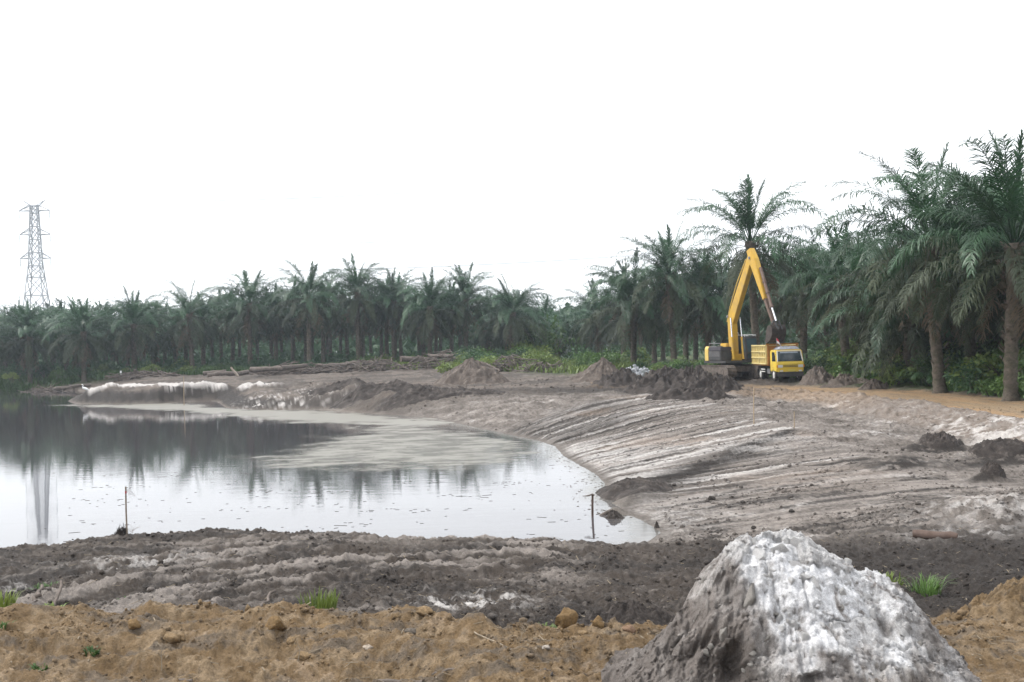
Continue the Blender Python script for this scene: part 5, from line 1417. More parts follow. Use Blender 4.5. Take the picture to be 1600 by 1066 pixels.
twig(463, 1024, .82, .24, 'thin bent twig standing on the orange face below the grass tuft', 3, .4, 3)
twig(607, 965, .75, .16, 'thin pale twig leaning over the dark hollow beside the orange ledge', 4, .2, 1, None, .005, (-.06, 0))
twig(810, 1010, .85, .16, 'dry grass stalks arching from the orange face', 5, .9, 6, None, .004, (.12, 0))
twig(76, 952, .8, .09, 'short white stick at the back edge of the orange soil', 6, .1, 0, M_cloth_w, .004)
twig(167, 978, .9, .13, 'short brown twig leaning right on the orange crest', 7, .2, 1, None, .006, (.08, 0))
def log(px0, py0, px1, py1, zg, r, label, seed, mat=None, lift=(0, 0), group=None, name='log', taper=.8, cat='log'):
    a = at(px0, py0, zg); b = at(px1, py1, zg)
    a.z = gz(a.x, a.y) + r * .45 + lift[0]; b.z = gz(b.x, b.y) + r * .45 + lift[1]
    return log3(a, b, r, label, seed, mat, group, name, taper, cat)
def log3(a, b, r, label, seed, mat=None, group=None, name='log', taper=.8, cat='log'):
    rng = np.random.default_rng(seed); d = b - a; n = 9
    up = Vector((0, 0, 1)); s = d.cross(up).normalized()
    mid = (a + b) / 2
    pts = []; rad = []
    for i in range(n):
        f = i / (n - 1); w = d.length * .02
        pts.append(a.lerp(b, f) - mid + s * rng.normal() * w + up * rng.normal() * w * .5); rad.append(r * mix(1, taper, f) * rng.uniform(.88, 1.1))
    t = link(name, MB().tube(pts, rad, 10, True).mesh(name, mat or M_log), None, mid)
    return tag(t, label, cat, group)
log(1428, 838, 1494, 846, .5, .085, 'short reddish brown log lying on the grey flat at the right', 1, M_logr)
log(80, 945, 98, 926, .7, .025, 'dark split stick leaning up at the left end of the dark bank', 2, M_log, (0, .12))
log(52, 940, 66, 926, .7, .03, 'greyish stub beside the leaning split stick', 3, M_log, (0, .08))
log(392, 960, 428, 936, .7, .022, 'thin grey stick lying on dark soil left of the grass tuft', 4, M_log, (0, .04))
log(335, 955, 350, 966, .72, .035, 'black knotted root at the edge of the orange ledge', 5, simple('black_root', (.03, .027, .026), .8), (.06, 0))
log(785, 716, 845, 713, 0, .03, 'thin dark branch floating on the pond', 6, M_log)
for k, (x0, y0, x1, y1) in enumerate(((590, 1063, 660, 1064), )): log(x0, y0, x1, y1, .7, .03, 'grey brown branch half buried at the bottom edge of the picture', 7, M_log)
log(250, 1040, 300, 1044, .78, .02, 'grey stick lying on the lower orange step', 8, M_log)
log(640, 1046, 720, 1050, .75, .012, 'thin dark root lying along the foot of the orange face', 9, M_log)
log(740, 988 + 14, 800, 1022, .85, .008, 'long thin stick slanting down the orange face', 10, M_dry)
# broken peg in the water
p = at(926, 807, 0)
t = thing('broken_peg', 'short reddish peg with a crooked stick across its top standing in the pond', 'peg', (p.x, p.y, 0))
MB().tube([(-.01, 0, -.3), (0, 0, .2), (.012, 0, .50)], [.028, .027, .025], 7).build('post', M_logr, t)
MB().tube([(.05, 0, .49), (.01, -.02, .515), (-.10, 0, .48), (-.22, 0, .475)], [.02, .022, .018, .006], 6).build('cross_stick', M_log, t)
MB().tube([(0, 0, .27), (-.06, 0, .255)], [.012, .008], 5).build('side_stub', M_log, t)
log(906, 807, 955, 804, 0.0, .05, 'wet dark stick lying in the water at the foot of the broken peg', 11, M_log)
log(920, 816, 946, 813, 0.0, .04, 'short dark stick floating just below the broken peg', 12, M_log)
# thin survey pegs at the top of the slope
def peg(px, py0, py1, zg, label, r=.02, mat=None, tag_=None):
    p = at(px, py0, zg); z0 = gz(p.x, p.y); top = atd(px, py1, p.y)
    t = thing('survey_peg', label, 'survey peg', (p.x, p.y, z0), 0, None)
    h = top.z - z0
    MB().tube([(0, 0, -.1), (.01, 0, h * .5), (top.x - p.x, 0, h)], [r, r, r * .9], 6).build('stick', mat or M_peg, t)
    if tag_: MB().box((.0, -.01, h - .1), tag_).build('tag', M_cloth_w, t)
    return t
peg(1178, 664, 605, .75, 'tall thin bamboo peg at the top of the slope below the excavator', .022)
peg(1241, 672, 643, .75, 'shorter thin peg on the slope below the truck', .018)
peg(189, 591, 580, 1.3, 'far white topped peg before the palm trunks at the left', .05, M_cloth_w, (.22, .05, .28))
peg(297, 585, 578, 1.3, 'far short white peg by the felled logs', .06, M_cloth_w)
peg(287, 612, 588, 1.1, 'faint thin stick standing behind the white spit', .03, M_peg)
# felled trunks piled along the foot of the far palms
rl = np.random.default_rng(23)
piles = [  # px, py, length m, angle in plan, radius, lift, label
    (355, 577, 9, 4, .32, .1, 'long felled palm trunk at the left end of the log pile'), (430, 574, 8, -3, .34, .3, 'felled palm trunk lying above the left pile'), (470, 576, 6, 8, .30, .5, 'pale felled trunk on top of the log pile'),
    (395, 579, 7, -6, .30, .0, 'dark felled trunk under the left pile'), (330, 578, 5, 3, .30, .1, 'short felled trunk left of the leaning log'), (520, 571, 7, 5, .32, .4, 'felled trunk in the middle of the pile'),
    (560, 568, 8, -4, .30, .6, 'felled trunk on the crest of the pile under the tallest palm'), (600, 566, 7, 10, .28, .5, 'grey felled trunk right of the pile crest'), (655, 558, 8, 3, .34, .7, 'long felled trunk before the middle palms'),
    (690, 556, 7, -5, .30, .9, 'felled trunk behind the large earth heap'), (620, 572, 6, -8, .28, .1, 'low felled trunk at the front of the pile'), (540, 576, 5, 12, .26, .1, 'short crooked trunk at the front of the pile'),
    (250, 580, 9, 2, .22, .05, 'thin pale trunk lying in front of the left palms'), (120, 586, 8, 3, .22, .0, 'thin trunk lying at the shore under the left palms')]
PB = []
for k, (px, py, L, ang, r, lift, lb) in enumerate(piles):
    Y = 139 if px > 300 else 143
    c_ = atd(px, py, Y); z = gz(c_.x, Y) + lift + r
    d = Vector((math.cos(R(ang * 5)), math.sin(R(ang * 5)), rl.normal() * .07)).normalized() * L / 2 * .55
    c_ = Vector((c_.x, Y + rl.normal() * 2.0, z))
    log3(c_ - d, c_ + d, r, lb, 60 + k, M_log, 'felled trunks along the far palm row', 'felled_trunk', .85, 'felled trunk')
a = atd(368, 585, 137); log3(Vector((a.x + .3, 137, gz(a.x, 137))), Vector((a.x - .55, 137, gz(a.x, 137) + 1.1)), .16, 'pale log sticking up at a slant from the left log pile', 90, M_cut)
a = atd(800, 575, 120); z = gz(a.x, 120)
log3(Vector((a.x, 120, z)), Vector((a.x - .35, 120, z + 1.5)), .2, 'upright broken stump right of the large earth heap', 91, M_log, None, 'stump', .8, 'stump')
log3(Vector((a.x + .2, 119.6, z + .1)), Vector((a.x + 3.2, 120, z + .75)), .2, 'log lying to the right of the broken stump', 92, M_log)
log3(Vector((a.x - 3.2, 118, z + 1.0)), Vector((a.x - 1.2, 116, z + .1)), .14, 'thin log leaning on the right flank of the large earth heap', 93, M_log)
def brush(px, py, Y, rx, rz, label, seed, n=140):
    """tangle of dead stems and leaf ribs"""
    rng = np.random.default_rng(seed); c_ = atd(px, py, Y); z = gz(c_.x, Y)
    mb = MB()
    for k in range(n):
        a = rng.random() * 6.283; r = rx * math.sqrt(rng.random())
        p = Vector((math.cos(a) * r, math.sin(a) * r * .6, (1 - (r / rx) ** 2) * rz * rng.random()))
        b = rng.random() * 6.283; d = Vector((math.cos(b), math.sin(b) * .6, rng.normal() * .28)).normalized() * rng.uniform(.5, 1.6)
        mb.tube([p - d, p + Vector((0, 0, .12)), p + d], [.05, .06, .02], 4, False)
    V_ = mb
    o = mb.build('brush_pile', M_log); o.location = (c_.x, Y, z)
    return tag(o, label, 'brush pile', 'brush piles along the far palms')
for k, (px, py, Y, rx, rz, lb) in enumerate(((455, 578, 138, 3.5, 1.3, 'tangled brush pile in the left log pile'), (585, 572, 138, 4.0, 1.6, 'tangled brush pile under the tallest palm of the row'), (690, 560, 136, 5.0, 2.0, 'high brush pile just behind the large earth heap'),
        (798, 565, 122, 2.6, 1.9, 'dark brush pile around the broken stump'), (515, 578, 137, 2.5, .9, 'low brush pile in front of the middle log pile'), (90, 590, 142, 5, .8, 'low heap of dead stems on the left shore'), (225, 582, 143, 4, .7, 'low heap of dead stems behind the white spit'), (850, 572, 116, 2.4, .9, 'brush at the right foot of the broken stump'))):
    brush(px, py, Y, rx, rz, lb, 200 + k)
# heap of pale stones left of the excavator
a = atd(990, 586, 92); z = gz(a.x, 92)
t = thing('stone_heap', 'heap of pale grey stones left of the excavator', 'stone heap', (a.x, 92, z))
M_stone = simple('grey_stone', (.33, .34, .36), .85, var=.35, scale=4, bump=.02, spec=.2)
rg = np.random.default_rng(12); SM = []
for k in range(5):
    bm = bmesh.new()
    for q in range(11):
        v = Vector(rg.normal(size=3)).normalized(); bm.verts.new((v.x, v.y * .8, v.z * .7))
    bmesh.ops.convex_hull(bm, input=bm.verts)
    for v in [v for v in bm.verts if not v.link_faces]: bm.verts.remove(v)
    me = bpy.data.meshes.new('stone'); bm.to_mesh(me); bm.free(); me.materials.append(M_stone); SM.append(me)
for k in range(130):
    x = rg.normal() * 1.0; y = rg.normal() * .7; h = max(0, .95 * (1 - abs(x) / 2.3) * (1 - abs(y) / 1.8)) * rg.random() ** .5 + (.15 if x > .4 else 0) * (abs(x) < 1.6)
    link('stone', SM[int(rg.integers(5))], t, (x, y, h), tuple(rg.random(3) * 6.28), rg.uniform(.12, .27))
# specks of leaves and twigs on the pond
rw = np.random.default_rng(8)
mb = MB()
q0 = [(rw.uniform(-.40, .10), 22.5 + 26 * rw.random()) for _ in range(34)]
for k in range(420):
    c0 = q0[int(rw.integers(34))]; Y = c0[1] + rw.normal() * .25; X0 = c0[0] * Y + rw.normal() * .9
    if k % 4 == 0: Y = 22.5 + 26 * rw.random() ** 1.2; X0 = rw.uniform(-.42, .10) * Y
    s = rw.uniform(.004, .014); a = rw.normal() * .35; L = rw.uniform(.02, .12) * (1 + 2 * (rw.random() < .08))
    dx, dy = math.cos(a) * L, math.sin(a) * L * .6
    mb.box((X0, Y, .003), (L, s, .006), Matrix.Rotation(a, 3, 'Z'))
tag(mb.build('floating_litter', simple('wet_litter', (.07, .058, .048), .8)), kind='stuff')
mb = MB()
for k in range(260):           # bits of mud along the right shore
    i = int(rw.integers(20, 33)); a = SHORE[i]; b = SHORE[i + 1]; f = rw.random(); x = a[0] + (b[0] - a[0]) * f - abs(rw.normal()) * .5; y = a[1] + (b[1] - a[1]) * f + rw.normal() * .3
    s = rw.uniform(.012, .045)
    mb.box((x, y, .0), (s * 2.2, s, s * .5), Matrix.Rotation(rw.random() * 3, 3, 'Z'), .6)
tag(mb.build('shore_crumbs', simple('wet_mud', (.09, .077, .068), .7, scale=20)), kind='stuff')
# white egret on the spit
p = at(133, 623, .35)
M_eg = simple('egret_white', (.78, .78, .77), .8, var=.05)
t = thing('egret', 'white egret standing at the tip of the dark spit', 'bird', (p.x, p.y, gz(p.x, p.y)), R(200))
mb = MB(); mb.tube([(-.42, 0, .26), (-.30, 0, .34), (-.08, 0, .44), (.10, 0, .52), (.18, 0, .58), (.17, 0, .66), (.14, 0, .76), (.19, 0, .83), (.25, 0, .84), (.29, 0, .84)], [.015, .06, .125, .115, .06, .042, .035, .042, .04, .012], 10)
mb.build('body', M_eg, t)
MB().tube([(.28, 0, .84), (.42, 0, .82)], [.014, .002], 5).build('beak', simple('beak_yellow', (.5, .35, .05)), t)
for s in (-1, 1): MB().tube([(-.02, s * .05, .38), (-.04, s * .05, .2), (-.01, s * .05, -.02)], [.02, .012, .012], 5).build('leg', simple('egret_leg', (.03, .03, .03)), t)
# ------------------------------------------------------------------ the excavator
M_yel = simple('machine_yellow', (.50, .30, .028), .5, var=.12, scale=2.5, spec=.45, dirt=(.27, .19, .09), dirt_amt=.6)
M_yelp = simple('machine_yellow_faded', (.56, .40, .10), .55, var=.12, scale=2.5, dirt=(.35, .27, .14), dirt_amt=.4)
M_blk = simple('machine_black', (.035, .036, .038), .55, var=.2, scale=4, dirt=(.12, .10, .085), dirt_amt=.4)
M_grey = simple('machine_grey', (.20, .20, .205), .5, .2, var=.15, scale=5, dirt=(.16, .13, .11), dirt_amt=.4)
M_brown = simple('worn_brown_steel', (.13, .085, .066), .6, .2, var=.3, scale=6, dirt=(.22, .17, .14), dirt_amt=.4)
M_track = simple('muddy_track_steel', (.085, .070, .060), .8, .2, var=.35, scale=7, bump=.01, dirt=(.20, .165, .14), dirt_amt=.8)
M_chrome = simple('cylinder_rod', (.72, .73, .75), .15, 1.0, var=.04)
M_glass, nt_, b_, o_ = nodemat('dark_tinted_glass')
b_.inputs['Base Color'].default_value = (.018, .028, .034, 1); b_.inputs['Roughness'].default_value = .06; b_.inputs['Specular IOR Level'].default_value = .6
M_glass2, nt_, b_, o_ = nodemat('cab_window_glass')
b_.inputs['Base Color'].default_value = (.045, .075, .085, 1); b_.inputs['Roughness'].default_value = .05; b_.inputs['Specular IOR Level'].default_value = .7
M_rub = simple('tyre_rubber', (.028, .027, .026), .85, var=.25, scale=9, dirt=(.15, .12, .10), dirt_amt=.6)
M_lamp, nt_, b_, o_ = nodemat('lamp_glass')
b_.inputs['Base Color'].default_value = (.55, .56, .56, 1); b_.inputs['Roughness'].default_value = .12
M_amber = simple('indicator_amber', (.55, .20, .02), .25, var=.05)

ES = 1.085
EX, EY = atd(1143, 560, 81).x, 81.0
ez = gz(EX, EY) + .03
HEAD = R(-72)
exc = thing('excavator', 'yellow long armed tracked excavator with its boom raised over the dump truck', 'excavator', (EX, EY, ez), HEAD)
exc.scale = (ES,) * 3
for s in (-1, 1):
    y0 = s * 1.12
    tr = MB(); n = 22
    prof = [(-1.75, .05), (1.75, .05), (2.02, .22), (2.10, .45), (2.02, .70), (1.75, .86), (-1.75, .86), (-2.02, .70), (-2.10, .45), (-2.02, .22)]
    tr.prism(prof, y0 - .27, y0 + .27)
    per = prof + [prof[0]]
    for (xa, za), (xb, zb) in zip(per[:-1], per[1:]):
        L = math.hypot(xb - xa, zb - za); m = max(1, int(round(L / .19)))
        for k in range(m):
            f = (k + .5) / m; ang = math.atan2(zb - za, xb - xa)
            tr.box((xa + (xb - xa) * f, y0, za + (zb - za) * f), (.13, .60, .07), Matrix.Rotation(-ang, 3, 'Y'))
    t_ = tr.build('track', M_track, exc)
    fr = MB()
    for x in (-1.2, -.6, 0, .6, 1.2): fr.tube([(x, y0 - .30, .24), (x, y0 + .30, .24)], .13, 10)
    for x in (-1.78, 1.78): fr.tube([(x, y0 - .30, .45), (x, y0 + .30, .45)], .30, 14)
    fr.box((0, y0, .46), (2.9, .62, .26)); fr.build('track_roller', M_track, t_)
MB().box((0, 0, .62), (2.2, 1.75, .38)).build('undercarriage', M_track, exc, .04)
MB().tube([(0, 0, .78), (0, 0, 1.02)], .68, 24).build('swing_ring', M_blk, exc)
MB().box((-.15, 0, 1.09), (3.0, 2.35, .16)).build('deck', M_blk, exc, .03)
# counterweight, rounded at the back
cw = MB(); arc = [(-.95, -1.2)] + [(-1.35 - .55 * math.cos(a), 1.2 * math.sin(a)) for a in np.linspace(-1.25, 1.25, 11)] + [(-.95, 1.2)]
n = len(arc); vs = [(x, y, 1.18) for x, y in arc] + [(x * 1.0, y, 1.95) for x, y in arc] + [(x * .96 - .02, y * .94, 2.12) for x, y in arc]
fs = [tuple(range(n))[::-1], tuple(range(2 * n, 3 * n))] + [(i + l * n, (i + 1) % n + l * n, (i + 1) % n + (l + 1) * n, i + (l + 1) * n) for i in range(n) for l in (0, 1)]
cw.add(vs, fs); cwo = cw.build('counterweight', M_yelp, exc)
MB().box((-1.88, -.35, 1.62), (.06, .5, .3)).build('grille', M_blk, cwo)
# engine house: dark louvred right side, yellow hood
MB().box((-.10, -.78, 1.50), (1.7, .82, .66)).build('side_cover', M_blk, exc, .05)
MB().box((-.10, -.78, 1.95), (1.7, .80, .24)).build('louvred_panel', simple('dark_panel', (.055, .05, .06), .5, var=.2, scale=3), exc, .04)
lv = MB()
for k in range(9): lv.box((-.75 + k * .16, -1.20, 1.62), (.05, .03, .36))
lv.build('louvre', M_grey, exc)
MB().box((-.45, .15, 1.75), (.96, 1.0, 1.1)).build('engine_hood', M_yel, exc, .06)
MB().box((-.50, -.80, 2.10), (.9, .5, .06)).build('hood_lid', M_grey, exc, .02)
MB().tube([(-.62, .30, 2.28), (-.62, .30, 2.65)], .055, 10).build('exhaust_pipe', M_blk, exc)
hr = MB()
for x in (-.85, -.1, .65): hr.tube([(x, -1.15, 2.06), (x, -1.15, 2.30)], .018, 6)
hr.tube([(-.85, -1.15, 2.30), (.65, -1.15, 2.30)], .018, 6); hr.build('handrail', M_grey, exc)
MB().tube([(-.55, -1.0, 2.1), (-.56, -1.0, 2.85)], .014, 5).build('aerial', M_grey, exc)
# cab at the operator's left of the boom
cy0, cy1 = .36, 1.22
cabp = [(-.45, 1.17), (1.22, 1.17), (1.36, 1.60), (1.20, 2.62), (1.05, 2.72), (-.30, 2.72), (-.45, 2.60)]
cab = MB().prism(cabp, cy0, cy1).build('cab', M_blk, exc, .04)
for y, sgn in ((cy1 + .006, 1), (cy0 - .006, -1)):
    w = MB()
    for poly in ([(.30, 1.72), (1.22, 1.72), (1.12, 2.52), (.30, 2.56)], [(-.36, 1.80), (.22, 1.80), (.22, 2.56), (-.30, 2.54)]):
        w.prism(poly, y - .008, y + .008)
    w.build('side_window', M_glass2, cab)
MB().prism([(1.375, 1.70), (1.39, 1.70), (1.235, 2.56), (1.22, 2.56)], cy0 + .08, cy1 - .08).build('windscreen', M_glass2, cab)
MB().prism([(1.265, 1.30), (1.28, 1.29), (1.37, 1.60), (1.355, 1.60)], cy0 + .1, cy1 - .1).build('lower_windscreen', M_glass2, cab)
rg_ = MB()
for y in (cy0 + .02, cy1 - .02): rg_.tube([(-.35, y, 2.82), (1.1, y, 2.80)], .028, 6)
for x in (-.3, .4, 1.1): rg_.tube([(x, cy0 + .02, 2.80), (x, cy1 - .02, 2.80)], .024, 6)
for x in (-.3, 1.1):
    for y in (cy0 + .02, cy1 - .02): rg_.tube([(x, y, 2.70), (x, y, 2.81)], .022, 6)
rg_.build('roof_rail', simple('pale_rail', (.55, .55, .56), .5), cab)
lm = MB(); [lm.box((1.16, y, 2.78), (.08, .16, .11)) for y in (cy0 + .18, cy1 - .18)]; lm.build('work_lamp', M_lamp, cab)
MB().tube([(.9, cy1 + .02, 1.45), (.9, cy1 + .06, 1.9), (.86, cy1 + .04, 2.3)], .015, 6).build('grab_handle', M_grey, cab)
# boom: upright root, knee, long raised section
bw = .18
lower = [(.10, 1.15), (.55, 1.10), (.68, 1.8), (.60, 3.4), (.56, 4.0), (.16, 4.25), (-.10, 3.85), (-.02, 2.4)]
knee_up = [(-.12, 3.85), (.05, 4.2), (2.60, 7.65), (2.86, 7.95), (3.12, 8.02), (3.24, 7.7), (3.10, 7.38), (.62, 3.60), (.40, 3.3)]
boom = MB().prism(lower, -bw, bw).prism(knee_up, -bw + .012, bw - .012).build('boom', M_yel, exc, .03)
MB().box((.28, 0, 1.35), (.9, .80, .5)).build('boom_bracket', M_yel, exc, .03)
pl = MB()
for (x, z) in ((-.02, 4.05), (.42, 1.55), (3.0, 7.65)): pl.tube([(x, -bw - .06, z), (x, bw + .06, z)], .085, 12)
pl.build('pin', M_grey, boom)
for s in (-1, 1):
    cyl = MB().tube([(.95, s * .36, 1.25), (.80, s * .36, 2.7)], .09, 10).build('boom_cylinder', M_yel, exc)
    MB().tube([(.80, s * .36, 2.7), (.66, s * .34, 3.95)], .05, 10).build('cylinder_rod', M_chrome, cyl)
hp = MB(); hp.tube([(-.16, .16, 3.7), (.3, .16, 4.66), (1.3, .16, 6.2), (2.5, .16, 7.59)], .035, 6); hp.tube([(-.16, -.16, 3.7), (.3, -.16, 4.66), (1.3, -.16, 6.2), (2.5, -.16, 7.59)], .035, 6); hp.build('hydraulic_pipe', M_yelp, boom)
# stick: yellow upper half, worn brown lower half
T = Vector((3.0, 0, 7.65)); E = Vector((5.55, 0, 3.25)); sdv_ = (E - T).normalized(); nrm_ = Vector((-sdv_.z, 0, sdv_.x))   # nrm_ points to the outer side
if nrm_.x < 0: nrm_ = -nrm_
def sp_(a, b): p = T + sdv_ * a + nrm_ * b; return (p.x, p.z)
stick = MB().prism([sp_(-.62, -.12), sp_(-.52, .36), sp_(.35, .46), sp_(1.4, .36), sp_(3.1, .12), sp_(3.1, -.15), sp_(.2, -.24)], -.17, .17).build('stick', M_yel, exc, .03)
ext = MB().prism([sp_(3.1, .11), sp_(5.30, .08), sp_(5.46, 0), sp_(5.30, -.10), sp_(3.1, -.14)], -.125, .125).build('stick_extension', M_brown, exc, .02)
c2 = MB(); a_, b_ = sp_(1.1, .52), sp_(3.85, .30); c2.tube([(a_[0], 0, a_[1]), (b_[0], 0, b_[1])], .10, 12)
for f in (.35, .62, .98): c2.tube([(mix(a_[0], b_[0], f), 0, mix(a_[1], b_[1], f)), (mix(a_[0], b_[0], f + .035), 0, mix(a_[1], b_[1], f + .035))], .135, 12)
c2 = c2.build('bucket_cylinder', M_brown, exc)
a_, b_ = sp_(3.85, .30), sp_(4.85, .27); MB().tube([(a_[0], 0, a_[1]), (b_[0], 0, b_[1])], .065, 12).build('cylinder_rod', M_chrome, c2)
lk = MB(); a_, b_, d_ = sp_(4.85, .30), sp_(4.95, .0), sp_(5.55, .40)
for s in (-1, 1): lk.bar((a_[0], s * .2, a_[1]), (b_[0], s * .2, b_[1]), .05, .10); lk.bar((a_[0], s * .14, a_[1]), (d_[0], s * .14, d_[1]), .05, .12)
lk.build('bucket_link', M_blk, exc)
# bucket curled under the stick
B = Vector((E.x, 0, E.z))
bp_ = [(.28, .12), (.42, -.12), (.40, -.48), (.18, -.80), (-.15, -.98), (-.42, -.95)]
bo = MB(); th_ = .035
ins = [(x * .9, z * .92 - .02) for x, z in bp_]
bo.prism([(B.x + x, B.z + z) for x, z in bp_] + [(B.x + x, B.z + z) for x, z in ins[::-1]], -.48, .48)
for s in (-1, 1): bo.prism([(B.x + x, B.z + z) for x, z in bp_] + [(B.x - .30, B.z - .35), (B.x - .12, B.z + .05)], s * .48 - .02, s * .48 + .02)
bo.prism([(B.x - .10, B.z + .10), (B.x + .12, B.z + .16), (B.x + .30, B.z + .10), (B.x + .30, B.z - .1), (B.x, B.z - .14)], -.2, .2)
bk = bo.build('bucket', simple('bucket_steel', (.045, .036, .032), .7, .2, var=.3, scale=8, dirt=(.12, .095, .08), dirt_amt=.6), exc, .012)
te = MB()
for k in range(5): te.prism([(B.x - .40, B.z - .90), (B.x - .40, B.z - 1.0), (B.x - .62, B.z - .90)], -.42 + k * .19, -.34 + k * .19)
te.build('tooth', M_grey, bk)
def flag(name, label, x, y, z, w, h, top_red, pole, parent=None, rotz=0.0, lean=0.0):
    """two-coloured cloth hanging in folds from a thin pole"""
    t = thing(name, label, 'flag', (x, y, z), rotz)
    MB().tube([(0, 0, -.05), (lean, 0, pole)], .016, 6).build('pole', M_grey, t)
    nx_, nz_ = 9, 8
    for part, c0, c1, mt in (('red_stripe', 0, .5, M_cloth_r), ('white_stripe', .5, 1, M_cloth_w)):
        mb = MB(); vs = []; fs = []
        for j in range(nz_ // 2 + 1):
            v = c0 + (c1 - c0) * j / (nz_ // 2)
            for i in range(nx_):
                u = i / (nx_ - 1)
                vs.append((lean * (1 - v * h / pole) + u * w * (.55 + .45 * v), .05 * math.sin(u * 7 + v * 2) * u, pole - v * h - u * u * h * .75 - u * .05))
        for j in range(nz_ // 2):
            for i in range(nx_ - 1): a = j * nx_ + i; fs.append((a, a + 1, a + nx_ + 1, a + nx_))
        mb.add(vs, fs, True); mb.build(part, mt, t)
    return t
def ex_pt(x, y, z):
    c_, s_ = math.cos(HEAD), math.sin(HEAD); x, y, z = x * ES, y * ES, z * ES; return (EX + x * c_ - y * s_, EY + x * s_ + y * c_, ez + z)
fx, fy, fz = ex_pt(-.30, cy0 + .10, 2.72)
flag('flag', 'red and white flag on the excavator cab roof', fx, fy, fz, .32, .42, True, .85)

# ------------------------------------------------------------------ the dump truck
TX, TY = atd(1236, 600, 74.0).x, 74.0
tz = gz(TX, TY + 2) + .02
HT = R(-87.0)
trk = thing('dump_truck', 'yellow dump truck with a ribbed tipper bed facing the camera under the bucket', 'dump truck', (TX, TY, tz), HT)
M_ty = simple('truck_yellow', (.60, .43, .045), .42, var=.08, scale=2, spec=.5, dirt=(.34, .26, .13), dirt_amt=.5)
M_bed = simple('bed_pale_yellow', (.56, .46, .20), .6, var=.12, scale=3, dirt=(.30, .23, .12), dirt_amt=.45)
M_bedo = simple('bed_rust_orange', (.36, .16, .040), .65, var=.2, scale=3, dirt=(.22, .12, .05), dirt_amt=.5)
M_wht = simple('truck_white', (.62, .62, .60), .5, var=.08, scale=4, dirt=(.35, .30, .25), dirt_amt=.35)
# chassis, wheels
ch = MB()
for s in (-1, 1): ch.box((-2.7, s * .36, .66), (5.0, .09, .2))
for x in (-.9, -2.2, -3.9, -4.9): ch.box((x, 0, .66), (.1, .7, .14))
ch.build('chassis', M_blk, trk)
def wheel(x, y, w, front=True):
    o = MB(); n = 22; R0 = .42
    prof = [(-w / 2, .24), (-w / 2, .36), (-w / 2 + .03, R0 - .015), (-w / 4, R0), (w / 4, R0), (w / 2 - .03, R0 - .015), (w / 2, .36), (w / 2, .24)]
    vs = []; fs = []; m = len(prof)
    for k in range(n):
        a = 2 * math.pi * k / n
        for yy, r in prof: vs.append((x + r * math.cos(a), y + yy, .42 + r * math.sin(a)))
    for k in range(n):
        for j in range(m - 1): a = k * m + j; b_ = ((k + 1) % n) * m + j; fs.append((a, a + 1, b_ + 1, b_))
    o.add(vs, fs, True)
    for k in range(n):
        a = 2 * math.pi * (k + .5) / n; o.box((x + (R0 + .004) * math.cos(a), y, .42 + (R0 + .004) * math.sin(a)), (.02, w * .8, .05), Matrix.Rotation(-a, 3, 'Y'))
    wo = link('wheel', None, trk)
    o.build('tyre', M_rub, wo)
    rm = MB(); rm.tube([(x, y - w / 2 + .02, .42), (x, y + w / 2 - .02, .42)], .235, 18); rm.tube([(x, y - w / 2 - .02, .42), (x, y + w / 2 + .02, .42)], .10, 12)
    rm.build('rim', M_wht, wo)
for s in (-1, 1):
    wheel(-.82, s * .78, .24); wheel(-3.75, s * .86, .22); wheel(-3.75, s * .60, .22)
MB().tube([(-.82, -.7, .42), (-.82, .7, .42)], .06, 8).tube([(-3.75, -.7, .42), (-3.75, .7, .42)], .09, 8).build('axle', M_blk, trk)
# cab
prof = [(-1.55, .62), (-.10, .62), (-.02, .80), (-.02, 1.16), (-.06, 1.26), (-.34, 1.98), (-.50, 2.05), (-1.45, 2.05), (-1.55, 1.95)]
cabt = MB().prism(prof, -.90, .90).build('cab', M_ty, trk, .05)
def onscreen(f): return (mix(-.075, -.325, f), mix(1.30, 1.935, f))
mb = MB(); n_ = Vector((.93, 0, .36))
x0, z0 = onscreen(0); x1, z1 = onscreen(1)
mb.add([(x0 + .012, -.80, z0), (x0 + .012, .80, z0), (x1 + .012, .74, z1), (x1 + .012, -.74, z1), (x0 - .01, -.80, z0), (x0 - .01, .80, z0), (x1 - .01, .74, z1), (x1 - .01, -.74, z1)], [(0, 1, 2, 3), (7, 6, 5, 4), (0, 4, 5, 1), (1, 5, 6, 2), (2, 6, 7, 3), (3, 7, 4, 0)])
ws = mb.build('windscreen', M_glass, cabt)
xa, za = onscreen(.84); xb, zb = onscreen(.97)
mb = MB(); mb.add([(xa + .017, -.60, za), (xa + .017, .60, za), (xb + .017, .58, zb), (xb + .017, -.58, zb), (xa + .013, -.60, za), (xa + .013, .60, za), (xb + .013, .58, zb), (xb + .013, -.58, zb)], [(0, 1, 2, 3), (7, 6, 5, 4), (0, 4, 5, 1), (1, 5, 6, 2), (2, 6, 7, 3), (3, 7, 4, 0)])
mb.build('sun_strip', simple('sun_strip', (.26, .30, .36), .3), ws)
fr_ = MB(); 
for s in (-1, 1): xq, zq = onscreen(-.03); xr, zr = onscreen(1.04); fr_.bar((xq + .015, s * .84, zq), (xr + .015, s * .775, zr), .055, .03)
xr, zr = onscreen(1.06); fr_.bar((xr + .012, -.79, zr), (xr + .012, .79, zr), .035, .05); fr_.build('windscreen_frame', M_wht, cabt)
wp_ = MB()
for y in (-.25, .35): p_, q_ = onscreen(.02), onscreen(.30); wp_.tube([(p_[0] + .035, y, p_[1]), (q_[0] + .032, y + .42, q_[1])], .010, 5)
wp_.build('wiper', M_blk, cabt)
